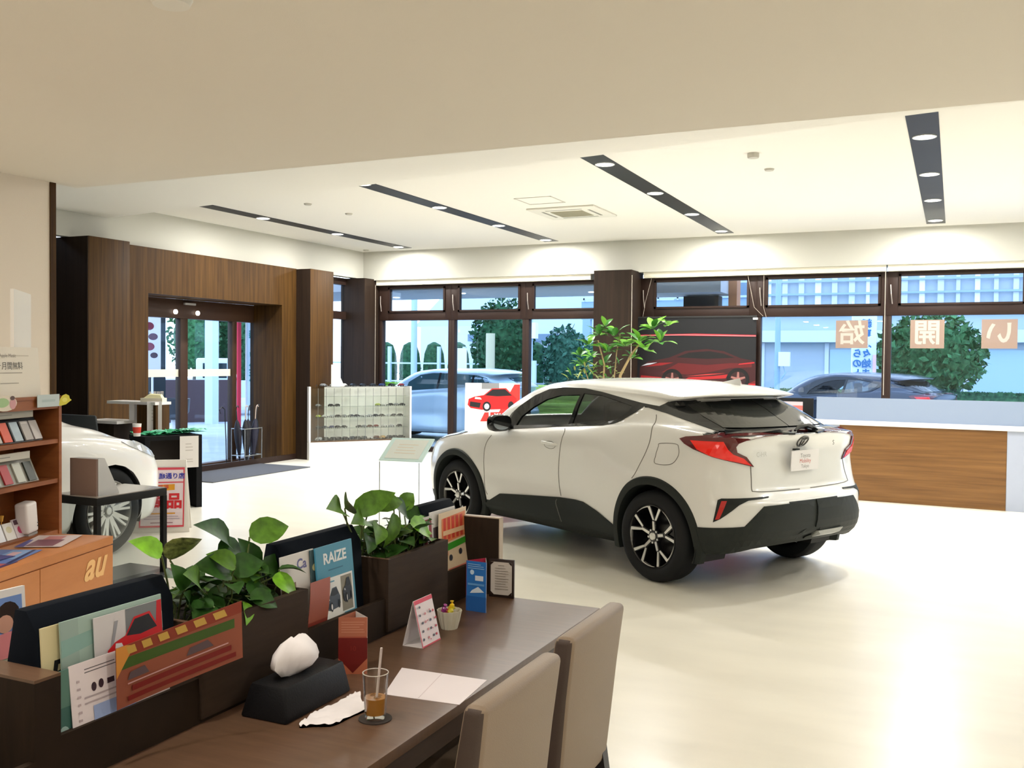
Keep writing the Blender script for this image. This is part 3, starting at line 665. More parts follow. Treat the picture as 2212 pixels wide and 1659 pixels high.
    k.loft([[(-.772, a, .375), (-.70, a, .345), (-.70, b, .345), (-.772, b, .375)] for a, b in ((-.34, -.10), )]+[[(-.775, a, .405), (-.70, a, .405), (-.70, b, .405), (-.775, b, .405)] for a, b in ((-.38, -.07), )]); k.build('rear_valance', M('valance_silver', (.35, .36, .34), .4), e)
    bx('underbody', INTB, .35, 2.25, -.66, .66, .22, .30, e)
    interior(e)
    return e
def emb_pt(B, y, z):
    p, n = B.hit(-abs(y), z, (1, 0)); return (p.x-.005, y, z)
def side_text(B, m, s, x, z, size):
    v, f = text_mesh(s, size); P = []
    for p in v:
        q, n = B.hit(-(x-p[0]), z+p[1], (0, -1)); P.append(q+n*.003)
    m.add(P, f)
def ring_panel(B, m, outer, holes, dirv, off):
    """panel with see-through holes"""
    pts = []; edges = []
    def addloop(P, st=.05):
        k = len(pts)
        for i, p in enumerate(P):
            p = Vector(p); q = Vector(P[(i+1) % len(P)]); n = max(1, int((q-p).length/st))
            for j in range(n): pts.append(p.lerp(q, j/n))
        n = len(pts)-k
        for i in range(n): edges.append((k+i, k+(i+1) % n))
    addloop(outer)
    for h in holes: addloop(h)
    r = delaunay_2d_cdt(pts, edges, [], 1, 1e-6); V, Fc = r[0], r[2]; fs = []
    for f in Fc:
        c = sum((Vector(V[i]) for i in f), Vector((0, 0)))/len(f)
        if in_poly(c.x, c.y, outer) and not any(in_poly(c.x, c.y, h) for h in holes): fs.append(tuple(f))
    P = []; N = []
    for v in V:
        p, n = B.hit(v[0], v[1], dirv); P.append(p+n*off); N.append(n)
    cnt = {}
    for f in fs:
        for i in range(len(f)):
            a, b = f[i], f[(i+1) % len(f)]; e = (min(a, b), max(a, b)); cnt[e] = cnt.get(e, 0)+1
    k = len(P); m.add(P+[p-n*.02 for p, n in zip(P, N)], fs+[(a, b, b+k, a+k) for (a, b), c in cnt.items() if c == 1])
def one_arch(B, mb, wx, wz, r0, r1, a0=-22, a1=202, off=.014):
    rings = []
    for k in range(49):
        a = math.radians(a0+(a1-a0)*k/48); rg = []
        for r, o in ((r0, off), (r0+.015, off+.004), (r1-.008, off), (r1, .002)):
            x = wx+r*math.cos(a); z = max(wz+r*math.sin(a), .2); p, n = B.hit(-x, max(z, .3), (0, -1)); rg.append(Vector((x, p.y+o, z)))
        rg.append(Vector((rg[-1].x, rg[-1].y-.03, rg[-1].z))); rg.append(Vector((rg[0].x, rg[0].y-.10, rg[0].z)))
        rings.append(rg)
    mb.loft(rings)
def interior(e):
    def seat(x, y, wdt, name, head=True):
        k = MB(); k.box(x-.25, x+.28, y-wdt/2, y+wdt/2, .42, .62)
        k.loft([[(x-.26, y-wdt/2, .58), (x-.12, y-wdt/2, .58), (x-.12, y+wdt/2, .58), (x-.26, y+wdt/2, .58)], [(x-.42, y-wdt*.42, 1.10), (x-.33, y-wdt*.42, 1.10), (x-.33, y+wdt*.42, 1.10), (x-.42, y+wdt*.42, 1.10)]])
        if head:
            for yy in ([y] if wdt < .7 else [y-.38, y+.38]): k.box(x-.45, x-.36, yy-.13, yy+.13, 1.13, 1.30)
        k.build(name, INTB, e, bevel=.03)
    seat(1.35, .37, .50, 'driver_seat'); seat(1.35, -.37, .50, 'passenger_seat'); seat(.50, 0, 1.2, 'rear_bench')
    k = MB(); k.box(1.75, 2.35, -.68, .68, .62, .98); k.build('dashboard', INTB, e, bevel=.05)
    k = MB(); k.tube([(1.62+.06*math.sin(2*PI*q/20), -.37+.18*math.cos(2*PI*q/20), .93+.17*math.sin(2*PI*q/20)) for q in range(21)], .014, 6); k.build('steering_wheel', INTB, e, smooth=True)
    bx('cabin_floor', INTB, -.45, 2.4, -.68, .68, .30, .42, e)
    k = MB(); k.box(1.02, 1.75, .67, .71, .6, 1.03).box(1.02, 1.75, -.71, -.67, .6, 1.03); k.build('door_trim', INTG, e)
suv = make_suv()
suv.location = (-1.611, 7.705, 0); suv.rotation_euler = (0, 0, math.radians(151.76))
tag(suv, 'white coupe-shaped compact car with charcoal wheel arches parked in the showroom', 'car')
# ---------------------------------------------------------------- printed sheets
def C(h):
    """sRGB hex to linear"""
    h = h.lstrip('#'); v = [int(h[i:i+2], 16)/255 for i in (0, 2, 4)]
    return tuple(((x+.055)/1.055)**2.4 if x > .04045 else x/12.92 for x in v)
def ink(h, rough=.45): return M('print_'+h, tuple(v*.86 for v in C(h)), rough)
def circ(x, y, rx, ry=None, n=14): return [(x+rx*math.cos(2*PI*k/n), y+(ry or rx)*math.sin(2*PI*k/n)) for k in range(n)]
def sheet(name, W, Hh, base, shapes, parent=None, th=.0012, bend=None, back=None, step=None, rough=.45):
    """flat printed piece: local x right, z up, print facing -y; shapes in 0..1 of the sheet"""
    m = MB(); st = step or (.02 if bend else None)
    def put(poly, lift, mat_):
        V, Fc = tri_poly([(u*W, w*Hh) for u, w in poly], st)
        m.add([(x, -lift, z) for x, z in V], Fc, mat_)
    full = [(0, 0), (1, 0), (1, 1), (0, 1)]
    bm_ = ink(base, rough)
    put(full, 0, bm_)
    V, Fc = tri_poly([(u*W, w*Hh) for u, w in full], st); m.add([(x, th, z) for x, z in V], Fc, ink(back or base, rough))
    for a, b in ((full[0], full[1]), (full[1], full[2]), (full[2], full[3]), (full[3], full[0])):
        n = 12 if bend else 1
        for k in range(n):
            p = (a[0]+(b[0]-a[0])*k/n, a[1]+(b[1]-a[1])*k/n); q = (a[0]+(b[0]-a[0])*(k+1)/n, a[1]+(b[1]-a[1])*(k+1)/n)
            m.quad((p[0]*W, 0, p[1]*Hh), (q[0]*W, 0, q[1]*Hh), (q[0]*W, th, q[1]*Hh), (p[0]*W, th, p[1]*Hh), ink(back or base, rough))
    lift = .0004
    for s in shapes:
        k = s[0]
        if k == 'r': put([(s[1], s[2]), (s[3], s[2]), (s[3], s[4]), (s[1], s[4])], lift, ink(s[5], rough))
        elif k == 'p': put(s[1], lift, ink(s[2], rough))
        elif k == 'c': put(circ(s[1], s[2], s[3], s[3]*W/Hh), lift, ink(s[4], rough))
        elif k == 'l':   # rows of unreadable small print: x0,y0,x1,y1,n,col
            for j in range(s[5]):
                y = s[2]+(s[4]-s[2])*(j+.5)/s[5]; h = (s[4]-s[2])/s[5]*.3; e_ = s[3]-(s[3]-s[1])*(.22 if j % 3 == 2 else .04*(j % 2))
                put([(s[1], y-h/2), (e_, y-h/2), (e_, y+h/2), (s[1], y+h/2)], lift, ink(s[6], rough))
        elif k == 't':   # text, x, y, height (of sheet), colour, shear
            v, f = text_mesh(s[1], s[4]*Hh, shear=s[6] if len(s) > 6 else 0, bold=s[7]*Hh if len(s) > 7 else 0)
            m.add([(p[0]+s[2]*W, -lift, p[1]+s[3]*Hh) for p in v], f, ink(s[5], rough))
        lift += .00025
    if bend: m.v = [Vector(bend(p)) for p in m.v]
    return m.build(name, None, parent, smooth=bool(bend))
def place(o, x, y, z, rz=90, lean=0, roll_=0):
    o.rotation_euler = (math.radians(lean), math.radians(roll_), math.radians(rz)); o.location = (x, y, z); return o
def car_art(x0, y0, x1, y1, body, dark='1a1a1e', light='e8e8e8'):
    """small three-quarter car drawing inside a box"""
    X = lambda u: x0+(x1-x0)*u; Y = lambda v: y0+(y1-y0)*v
    P = lambda L: [(X(a), Y(b)) for a, b in L]
    return [('p', P([(.02, .28), (.04, .52), (.16, .62), (.34, .68), (.50, .95), (.78, .97), (.93, .66), (.99, .55), (.98, .25), (.80, .12), (.30, .08), (.08, .15)]), body),
            ('p', P([(.36, .67), (.51, .91), (.76, .93), (.90, .67), (.6, .63)]), dark), ('p', P([(.06, .22), (.26, .16), (.28, .36), (.07, .42)]), dark),
            ('p', P([(.16, .52), (.30, .50), (.27, .58), (.17, .60)]), light),
            ('p', [(X(.40)+(x1-x0)*.085*math.cos(2*PI*k/12), Y(.22)+(y1-y0)*.20*math.sin(2*PI*k/12)) for k in range(12)], dark),
            ('p', [(X(.40)+(x1-x0)*.05*math.cos(2*PI*k/12), Y(.22)+(y1-y0)*.12*math.sin(2*PI*k/12)) for k in range(12)], light),
            ('p', [(X(.88)+(x1-x0)*.06*math.cos(2*PI*k/12), Y(.26)+(y1-y0)*.18*math.sin(2*PI*k/12)) for k in range(12)], dark)]

# ---------------------------------------------------------------- desk and the shelf box behind it
e = empty('long_desk', (-1.46, 1.8, 0)); tag(e, 'long dark brown wooden desk in the foreground with two chairs pushed in', 'desk')
bx('tabletop', DESKW, -.264, .265, -2.6, 1.599, .69, .72, e, .003)
bx('front_rail', DESKD, .20, .245, -2.6, 1.57, .62, .689, e)
bx('end_panel', DESKD, -.24, .2, 1.53, 1.57, 0, .689, e)
e = empty('magazine_console', (-1.83, 2.0, 0)); tag(e, 'dark brown box partition with recessed magazine bays along the back of the desk', 'partition')
XF, XB = .105, -.21     # front and back face, local to x=-1.83
c = MB()
for y0, y1, z in ((-2.4, -1.2, .965), (-.62, -.555, .965), (-.555, -.14, .835), (-.14, .298, .80), (.298, .735, .842), (.735, 1.16, .80), (1.16, 1.40, .842), (-1.2, -.62, .80)):
    c.box(XF-.018, XF, y0, y1, 0, z); c.box(XB, XB+.018, y0, y1, 0, z)
    if z > .9: c.box(XB+.018, XF-.018, y0, y1, 0, z)
c.box(XB+.018, XF-.018, -.555, 1.40, 0, .74)
for y in (-.15, .29, .745, 1.15): c.box(XB+.018, XF-.018, y-.008, y+.008, .74, .80)
c.build('carcass', wood('console_wood', (.019, .0115, .007), (.027, .0165, .010), (40, 5, 5), .7, spec=.15), e)
bx('top_lip', DESKW, XB, XF, -.62, -.555, .9655, .972, e)
e = empty('end_board', (-1.83, 2.0, 0)); tag(e, 'upright dark board with pale edges at the far end of the desk', 'board')
bx('board', wood('console_wood', None, None), -.05, .208, 1.402, 1.43, 0, 1.022, e)
k = MB(); k.box(-.05, .208, 1.402, 1.432, 1.0221, 1.026); k.build('pale_edging', M('edge_beige', (.42, .34, .26), .5), e); k = MB(); k.box(.2081, .2121, 1.402, 1.432, .0, 1.026); k.build('pale_edging', M('edge_beige'), e)
PLW = wood('planter_wood', (.034, .0215, .014), (.046, .029, .019), (5, 5, 40), .65, spec=.2)
SOIL = M('soil', (.02, .014, .009), .95, bump=1, bscale=90)
def planter(y0, y1, z, lab):
    e = empty('planter_box', (-1.725, (y0+y1)/2, .80)); tag(e, lab, 'planter', 'planter boxes on the partition'); h = (y1-y0)/2; t = .012; zt = z-.80
    b = MB(); b.box(0, t*.8, -h, h, -.07, zt).box(-t, -.0005, -h, h, .001, zt).box(-.26, -.26+t, -h, h, .001, zt).box(-.26+t, -t, -h, -h+t, .001, zt).box(-.26+t, -t, h-t, h, .001, zt).box(-.26+t, -t, -h+t, h-t, .001, .02)
    b.build('box', PLW, e); bx('rim', DESKW, -.262, t*.8, -h-.001, -h+t, zt, zt+.002, e); bx('soil', SOIL, -.26+t, -t, -h+t, h-t, .02, zt-.03, e)
    return e
planter(1.858, 2.297, .971, 'near dark brown planter box beside the magazines at left, full of pothos')
planter(2.738, 3.155, .974, 'farther dark brown planter box between the teal magazine and the sale flyer')
# pothos
LG = {'d': M('leaf_dark', (.020, .070, .008), .5, spec=.3, var=.35, vscale=(40, 40, 40)), 'm': M('leaf_mid', (.07, .165, .012), .5, spec=.3, var=.3, vscale=(40, 40, 40)), 'b': M('leaf_bright', (.16, .38, .02), .4, spec=.5, var=.3, vscale=(40, 40, 40)), 'v': M('leaf_variegated', (.22, .25, .08), .4, var=.8, vscale=(60, 60, 60))}
STEM = M('stem_green', (.09, .12, .03), .5)
def leaf_mesh(m, base, tip, up, w, mat_, fold=.25, heart=True):
    base, tip = Vector(base), Vector(tip); d = tip-base; L = d.length; d.normalize(); s = d.cross(Vector(up)).normalized(); n = s.cross(d)
    prof = [(0, .0), (.06, .42), (.18, .82), (.32, 1.0), (.5, .93), (.68, .68), (.84, .36), (.94, .14), (1, 0)] if heart else [(0, 0), (.15, .55), (.35, .95), (.55, 1), (.75, .72), (.9, .35), (1, 0)]
    V = []; 
    for t, q in prof:
        c = base+d*L*t+n*(math.sin(t*PI)*L*.10); hw = w/2*q
        back = -.10*L*(1-t)*q if heart and t < .2 else 0
        V += [c+s*hw+d*back+n*hw*fold, c+s*hw*.5+n*hw*fold*.3, c, c-s*hw*.5+n*hw*fold*.3, c-s*hw+d*back+n*hw*fold]
    Fc = []
    for i in range(len(prof)-1):
        for j in range(4): a = i*5+j; Fc.append((a, a+1, a+6, a+5))
    m.add(V, Fc, mat_)
def pothos(name, leaves, yc, span, lab, n_fill, seed):
    rnd = random.Random(seed); o = empty(name, (-1.85, yc, .945)); tag(o, lab, 'plant', 'pothos in the planter boxes'); O = Vector((-1.85, yc, .945))
    lf, sm = MB(), MB()
    for b, t, c in leaves:
        b, t = Vector(b)-O, Vector(t)-O; L = (t-b).length
        up = Vector((.8, 0, .55)) if abs((t-b).normalized().z) < .8 else Vector((1, 0, 0))
        leaf_mesh(lf, b, t, up, min(.085, max(.05, L*.72)), LG[c])
        r = Vector((rnd.uniform(-.05, .03), b.y*.7+rnd.uniform(-.02, .02), 0)); mid = (r+b)/2+Vector((0, 0, .02)); sm.tube([r, mid, b], .0028, 5)
    for k in range(n_fill):
        b = Vector((rnd.uniform(-.10, .09), rnd.uniform(-span, span), rnd.uniform(.0, .09))); a = rnd.uniform(0, 2*PI)
        t = b+Vector((math.cos(a)*.075, math.sin(a)*.085, rnd.uniform(-.03, .035)))
        if t.x > .10 and t.z < .03: t.z = .04
        leaf_mesh(lf, b, t, (rnd.uniform(-.2, .6), rnd.uniform(-.4, .4), 1), rnd.uniform(.05, .08), LG[rnd.choice('dddmdd')])
        r = Vector((b.x*.5, b.y, -.01)); sm.tube([r, (r+b)/2+Vector((.01, .01, .01)), b], .0025, 5)
    lf.build('leaves', None, o, smooth=True, ang=60); sm.build('stems', STEM, o, smooth=True)
P1 = [((-1.874,2.139,1.112),(-1.824,1.942,1.205),"d"),((-1.859,2.208,1.126),(-1.815,2.333,1.142),"m"),((-1.831,1.838,1.142),(-1.880,1.775,1.185),"b"),((-1.899,1.936,1.105),(-1.783,1.932,1.173),"v"),((-1.871,2.241,1.014),(-1.867,2.166,1.13),"d"),((-1.79,2.068,1.073),(-1.834,2.000,1.115),"m"),((-1.808,2.067,1.056),(-1.833,1.946,1.091),"d"),((-1.83,2.22,1.029),(-1.84,2.40,.99),"d"),((-1.74,2.047,.985),(-1.712,2.021,.93),"b"),((-1.78,2.213,1.014),(-1.735,2.27,.95),"b"),((-1.75,2.08,.992),(-1.71,2.15,.95),"d"),((-1.867,2.083,1.107),(-1.896,2.233,1.057),"d"),((-1.805,1.894,1.046),(-1.834,1.871,1.114),"d"),((-1.821,1.962,1.033),(-1.777,1.856,1.096),"m"),((-1.80,1.90,1.0),(-1.77,1.85,1.05),"d"),((-1.84,2.10,1.05),(-1.80,2.20,1.06),"d"),((-1.86,2.0,1.02),(-1.83,1.90,1.06),"d")]
P2 = [((-1.821,2.616,1.151),(-1.771,2.46,1.18),"m"),((-1.857,2.798,1.094),(-1.788,2.62,1.107),"m"),((-1.851,2.735,1.124),(-1.769,2.868,1.182),"m"),((-1.783,2.876,1.108),(-1.80,2.836,.99),"m"),((-1.885,3.08,1.091),(-1.87,3.161,1.137),"m"),((-1.794,3.053,1.035),(-1.80,3.163,1.0),"b"),((-1.781,2.986,1.055),(-1.76,3.10,.985),"b"),((-1.844,2.975,1.12),(-1.846,3.076,1.055),"d"),((-1.861,3.08,1.064),(-1.818,3.18,1.04),"d"),((-1.836,2.656,1.151),(-1.773,2.574,1.194),"d"),((-1.825,2.793,1.142),(-1.77,2.917,1.142),"m"),((-1.80,2.74,1.05),(-1.76,2.68,1.0),"d"),((-1.80,2.80,1.08),(-1.76,2.73,1.02),"m")]
pothos('pothos_plant', P1, 2.08, .17, 'pothos with a bright yellow-green leaf at its left, in the near planter', 62, 1)
pothos('pothos_plant', P2, 2.95, .17, 'pothos with big mid-green leaves in the farther planter box', 55, 2)
# black sloping display racks
RK = M('rack_black', (.004, .006, .010), .85, spec=.1)
for y0, y1, lab in ((1.447, 1.846, 'nearest black sloping magazine rack, behind the red car leaflet'), (2.295, 2.70, 'middle black sloping magazine rack, behind the teal magazine'), (3.145, 3.395, 'farthest black sloping magazine rack, behind the sale flyer')):
    m = MB(); m.prism([(-.11, 0), (.052, 0), (.034, .300), (-.0, .349), (-.035, .349)], 0, y1-y0, lambda u, w_, h: (u, h, w_))
    o = m.build('display_rack', RK, bevel=.002); o.location = (-1.835, y0, .741); tag(o, lab, 'magazine rack', 'black racks on the partition')
# magazines and leaflets: near bay
def mag(*a, lab=None, cat='magazine', grp=None, **k):
    o = sheet(*a, **k); tag(o, lab, cat, grp); return o
G1, G2, G3 = 'leaflets in the nearest bay', 'leaflets in the middle bay', 'leaflets in the farthest bay'
o = mag('magazine', .20, .29, 'e3d6a8', [('t', 'R', .2, .62, .28, '1c1c1c', .2, .006), ('r', 0, 0, .6, .30, '2c5a56')], th=.004, lab='beige magazine at the left end of the nearest bay, mostly hidden', grp=G1); place(o, -1.776, 1.452, .765, 90, -4)
o = mag('landscape_magazine', .297, .21, 'a9c2b8', [('r', 0, 0, 1, .45, 'b9b9ae'), ('r', 0, .0, .16, 1, '9fb5ad'), ('p', [(.0, .62), (.5, .72), (1, .6), (1, .8), (.5, .86), (0, .8)], '8fb5ad')], th=.004, lab='pale green landscape magazine behind the white flyer', grp=G1); place(o, -1.770, 1.492, .85, 90, -4)
o = mag('red_car_leaflet', .205, .20, 'd9d4d6', [('r', .45, .72, 1, 1, '7c7f84'), ('p', [(.86, .3), (1, .3), (1, 1), (.93, 1)], 'd3141c'), ('p', [(.02, .25), (.08, .25), (.10, .5), (.05, .52)], '8a86a8'), ('p', [(.22, .62), (.26, .62), (.34, .9), (.29, .9)], '9a9aa2')]+car_art(.14, .22, 1.0, .92, 'd3141c'), th=.002, lab='leaflet showing a red hatchback, upright in the nearest bay', grp=G1); place(o, -1.762, 1.575, .85, 90, -4)
o = mag('price_flyer', .285, .205, 'efe3e6', [('l', .14, .86, .45, .93, 2, '6a6468'), ('p', circ(.22, .70, .025, .05), '3a2430'), ('p', circ(.29, .71, .025, .05), '3a2430'), ('r', .35, .68, .42, .74, '3a2430'), ('r', .45, .69, .5, .73, '3a2430'), ('r', .20, .34, .62, .50, '9fb2e0'), ('l', .10, .06, .62, .32, 5, 'b7a9ae'), ('l', .12, .52, .62, .64, 2, 'b7a9ae'), ('l', .06, .1, .09, .85, 9, 'c4b2b6')], th=.0015, lab='white flyer with small dark figures and a blue bar, front of the nearest bay', cat='flyer', grp=G1); place(o, -1.727, 1.484, .765, 90, -6)
def curlb(p):
    x, y, z = p; t = max(0, x/.30); return (x-.02*t*t, y-.15*t*t, z+.055*t*t+.012*t)
o = mag('sale_flyer', .285, .14, '94503a', [('r', .0, .80, 1, 1, '8a3420'), ('p', [(.05, .62), (.95, .58), (.95, .74), (.05, .80)], '3c5a1c'), ('p', [(.0, .5), (.18, .95), (.10, 1), (0, 1)], 'd9903c')]+[('p', [(.12+k*.14, .84), (.20+k*.14, .84), (.18+k*.14, .97), (.10+k*.14, .97)], 'c8a04a') for k in range(6)]+[('p', [(x, .42), (x+.2, .42), (x+.16, .56), (x+.03, .54)], '5c4a50') for x in (.1, .6)]+[('r', .1, .08, .95, .16, '7a1410'), ('r', .14, .22, .92, .31, '7a1410'), ('l', .1, .33, .9, .40, 1, 'd0a0a0')], bend=curlb, th=.0012, lab='curled red and brown sale flyer hanging forward over the nearest bay', cat='flyer', grp=G1); place(o, -1.712, 1.585, .845, 90, -2)
o = mag('teal_booklet', .05, .20, '3f6a62', [('p', circ(.4, .3, .3, .1), '9db8b4'), ('p', circ(.5, .12, .25, .06), 'b9cfd0'), ('r', 0, .6, 1, 1, '5d8478')], th=.004, lab='narrow strip of a teal booklet at the far left of the nearest bay', grp=G1); place(o, -1.735, 1.446, .765, 90, -4)
# middle bay
o = mag('car_magazine', .16, .30, 'e7e2de', [('t', 'Ca', .62, .88, .14, '6b6aa0', 0, .004), ('p', [(.0, .30), (.42, .32), (.42, .72), (.0, .72)], '8d7a62'), ('p', circ(.2, .52, .14, .1), '5c3a2c'), ('p', [(.5, 0), (1, 0), (1, .5), (.85, .42)], '9c4a34')], th=.004, lab='white magazine with large blue letters ca left of the teal one', grp=G2); place(o, -1.770, 2.262, .762, 90, -4)
o = mag('floral_magazine', .19, .295, '40585c', [('p', circ(.1, .62, .08, .05), 'b9b97a'), ('p', circ(.08, .4, .1, .08), 'c99ab8'), ('p', circ(.12, .2, .1, .08), '6a4a72'), ('p', circ(.1, .82, .08, .04), 'd0c890')], th=.005, lab='dark floral magazine, only its left edge visible behind the teal one', grp=G2); place(o, -1.763, 2.398, .765, 90, -4)
o = mag('teal_magazine', .195, .30, '4a93b0', [('t', 'RAIZE', .5, .86, .155, 'eef2f2', 0, .0045), ('l', .3, .72, .7, .76, 1, '2d6a86'), ('r', .12, .14, .94, .66, 'e9e9e6'), ('r', .60, .27, .90, .64, '8a8474')]+car_art(.14, .30, .56, .56, '46505c', '1c2026')+car_art(.62, .34, .88, .62, '20222a', '08080a', 'c8c8cc')+[('r', .62, .12, .97, .26, '4a93b0'), ('t', 'Toyota', .36, .20, .07, '1c1c1c', .3, .002), ('l', .14, .60, .4, .64, 1, '4a93b0')], th=.006, lab='teal magazine with white title letters standing in the middle bay', grp=G2); place(o, -1.745, 2.412, .765, 90, -6)
def curlc(p): x, y, z = p; return (x+.10*(z/.2)**2*.35, y-.015*math.sin(z*14), z)
o = mag('red_leaflet', .10, .17, 'a3543e', [('r', 0, 0, 1, .3, '8a3222')], bend=curlc, th=.001, lab='rust red leaflet curling beside the teal magazine', cat='leaflet', grp=G2); place(o, -1.752, 2.335, .80, 90, -4)
# far bay
o = mag('car_magazine', .20, .30, 'dcdad8', [('t', 'ca', .45, .9, .12, '6e6c80'), ('p', [(.1, .5), (.3, .5), (.3, .8), (.1, .8)], '4a3c3c')], th=.004, lab='white magazine with faint letters ca in the farthest bay', grp=G3); place(o, -1.772, 3.150, .77, 90, -4)
o = mag('pamphlet', .07, .20, 'd2ccc8', [('p', [(.1, .4), (.9, .4), (.9, .95), (.1, .95)], '8a2c34'), ('r', .4, .1, .6, .9, 'e6e2e0')], th=.003, lab='small pamphlet with a dark red block behind the farther pothos', cat='pamphlet', grp=G3); place(o, -1.772, 3.085, .86, 90, -4)
def curld(p): x, y, z = p; return (x+.02*z/.3, y+.012*math.sin(z*9), z)
o = mag('sale_flyer', .225, .30, 'e9d3b4', [('p', [(.12, .60), (.95, .63), (.96, .95), (.10, .92)], 'e88a5a')]+[('p', [(.18+k*.15, .64), (.27+k*.15, .64), (.25+k*.15, .92), (.16+k*.15, .92)], 'd8483a') for k in range(5)]+[('r', .15, .70, .92, .76, 'f0c8a0'), ('p', [(.15, .49), (.95, .53), (.95, .61), (.15, .58)], '3a9a28'), ('p', circ(.38, .40, .06, .04), '3a3a44'), ('p', circ(.74, .44, .06, .04), '3a3a44'), ('p', [(.02, .1), (.12, .1), (.1, .5), (.0, .5)], '6a5a5a'), ('r', .28, .12, .9, .19, 'b82420'), ('r', .30, .02, .92, .09, 'b82420'), ('r', .25, .24, .9, .27, 'e08070'), ('r', .2, .44, .3, .50, 'e8b090')], bend=curld, th=.001, lab='red yellow and green sale flyer standing in the farthest bay', cat='flyer', grp=G3); place(o, -1.742, 3.175, .762, 90, -6)

# ---------------------------------------------------------------- things on the desk
ZT = .72
TB = M('tissue_box_black', (.006, .006, .007), .5, spec=.25, bump=.2, bscale=200); PAP = M('tissue_paper', (.80, .76, .77), .8)
e = empty('tissue_box', (-1.59, 2.075, ZT), math.radians(0)); tag(e, 'black leather tissue box cover with a white tissue puffed out of its slot', 'tissue box')
m = MB(); m.loft([[(-.075, -.135, 0), (.075, -.135, 0), (.075, .155, 0), (-.075, .155, 0)], [(-.052, -.12, .088), (.058, -.12, .088), (.058, .14, .088), (-.052, .14, .088)]]); m.build('cover', TB, e, bevel=.008)
m = MB(); rnd = random.Random(4); rings = []
for i, (z, r) in enumerate(((.086, .020), (.10, .055), (.125, .078), (.150, .070), (.172, .046), (.182, .014))):
    rings.append([(.0+r*.55*math.cos(a)*(1+.38*math.sin(3*a+.5*i)), .0+r*1.15*math.sin(a)*(1+.10*math.cos(5*a+i*.5)), z+.006*math.sin(2*a+i)) for a in [2*PI*k/18 for k in range(18)]])
m.loft(rings); m.build('tissue', PAP, e, smooth=True, ang=80)
def crumple(name, pts, z, lab, cat, seed, amp=.004):
    rnd = random.Random(seed); pts = [tuple(p) for p in smooth_poly(pts, 5)]; V, Fc = tri_poly(pts, .012); m = MB(); cx_ = sum(p[0] for p in pts)/len(pts); cy_ = sum(p[1] for p in pts)/len(pts)
    hz = [rnd.uniform(0, amp)+.004 for _ in V]; m.add([(x-cx_, y-cy_, h) for (x, y), h in zip(V, hz)], Fc)
    m.add([(x-cx_, y-cy_, 0) for x, y in V], Fc); o = m.build(name, PAP, smooth=True, ang=50); o.location = (cx_, cy_, z); tag(o, lab, cat); return o
crumple('paper_napkin', [(-1.478, 1.945), (-1.49, 1.984), (-1.498, 2.037), (-1.495, 2.09), (-1.485, 2.146), (-1.492, 2.194), (-1.475, 2.212), (-1.440, 2.165), (-1.395, 2.130), (-1.402, 2.056), (-1.410, 1.991), (-1.450, 1.965)], ZT, 'crumpled white paper napkin lying in front of the tissue box', 'napkin', 5, .007)
o = MB().add([(-1.493, 2.462, 0), (-1.214, 2.476, 0), (-1.193, 2.265, 0), (-1.418, 2.245, 0), (-1.493, 2.462, .0012), (-1.214, 2.476, .0012), (-1.193, 2.265, .0012), (-1.418, 2.245, .0012)], [(0, 3, 2, 1), (4, 5, 6, 7), (0, 1, 5, 4), (1, 2, 6, 5), (2, 3, 7, 6), (3, 0, 4, 7)], ink('f1e8ec')).add([(-1.36, 2.468, .0014), (-1.357, 2.468, .0014), (-1.315, 2.258, .0014), (-1.318, 2.258, .0014)], [(0, 1, 2, 3)], ink('d9cbcf')).build('document', None); o.location = (0, 0, ZT)
tag(o, 'white opened document sheet lying flat on the desk', 'document')
# glass of iced coffee
e = empty('coaster', (-1.340, 2.078, ZT)); 
bpy.data.objects.remove(e)
o = MB().lathe([(0, 0), (.043, 0), (.043, .003), (0, .003)], (0, 0, 0), 32).build('coaster', M('coaster_dark', (.03, .022, .018), .6)); o.location = (-1.340, 2.080, ZT); tag(o, 'round dark coaster under the coffee glass', 'coaster')
e = empty('drinking_glass', (-1.340, 2.080, ZT+.0032)); tag(e, 'short clear tumbler a third full of iced coffee on a dark coaster', 'glass')
DG = glass('tumbler_glass', (.985, .985, .98), .03)
m = MB(); m.lathe([(0, 0), (.025, 0), (.027, .003), (.0335, .118), (.032, .118), (.0265, .012), (0, .010)], (0, 0, 0), 32); m.build('tumbler', DG, e, smooth=True, ang=30)
m = MB(); m.lathe([(0, .0125), (.0255, .0125), (.0285, .055), (0, .056)], (0, 0, 0), 32); m.build('coffee', M('iced_coffee', (.40, .17, .025), .3, spec=.4), e, smooth=True, ang=30)
m = MB(); m.lathe([(.0315, .1175), (.034, .1175), (.034, .1190), (.0315, .1190), (.0315, .1175)], (0, 0, 0), 32, cap=False); m.build('glass_rim', M('glass_rim_light', (.55, .50, .45), .1), e, smooth=True)
IC = glass('ice', (.8, .75, .65), .15); m = MB()
for a, b, c_ in ((-.008, .006, .052), (.010, -.006, .053), (.004, .012, .050)): m.cbox((a, b, c_), (.016, .016, .012))
m.build('ice_cube', IC, e, bevel=.003)
o = MB().tube([(-1.335, 2.072, ZT+.02), (-1.324, 2.082, ZT+.187)], .0033, 10).build('drinking_straw', M('straw_pale', (.62, .52, .48), .35, alpha=.85), smooth=True); tag(o, 'thin pale straw leaning in the iced coffee glass', 'straw')
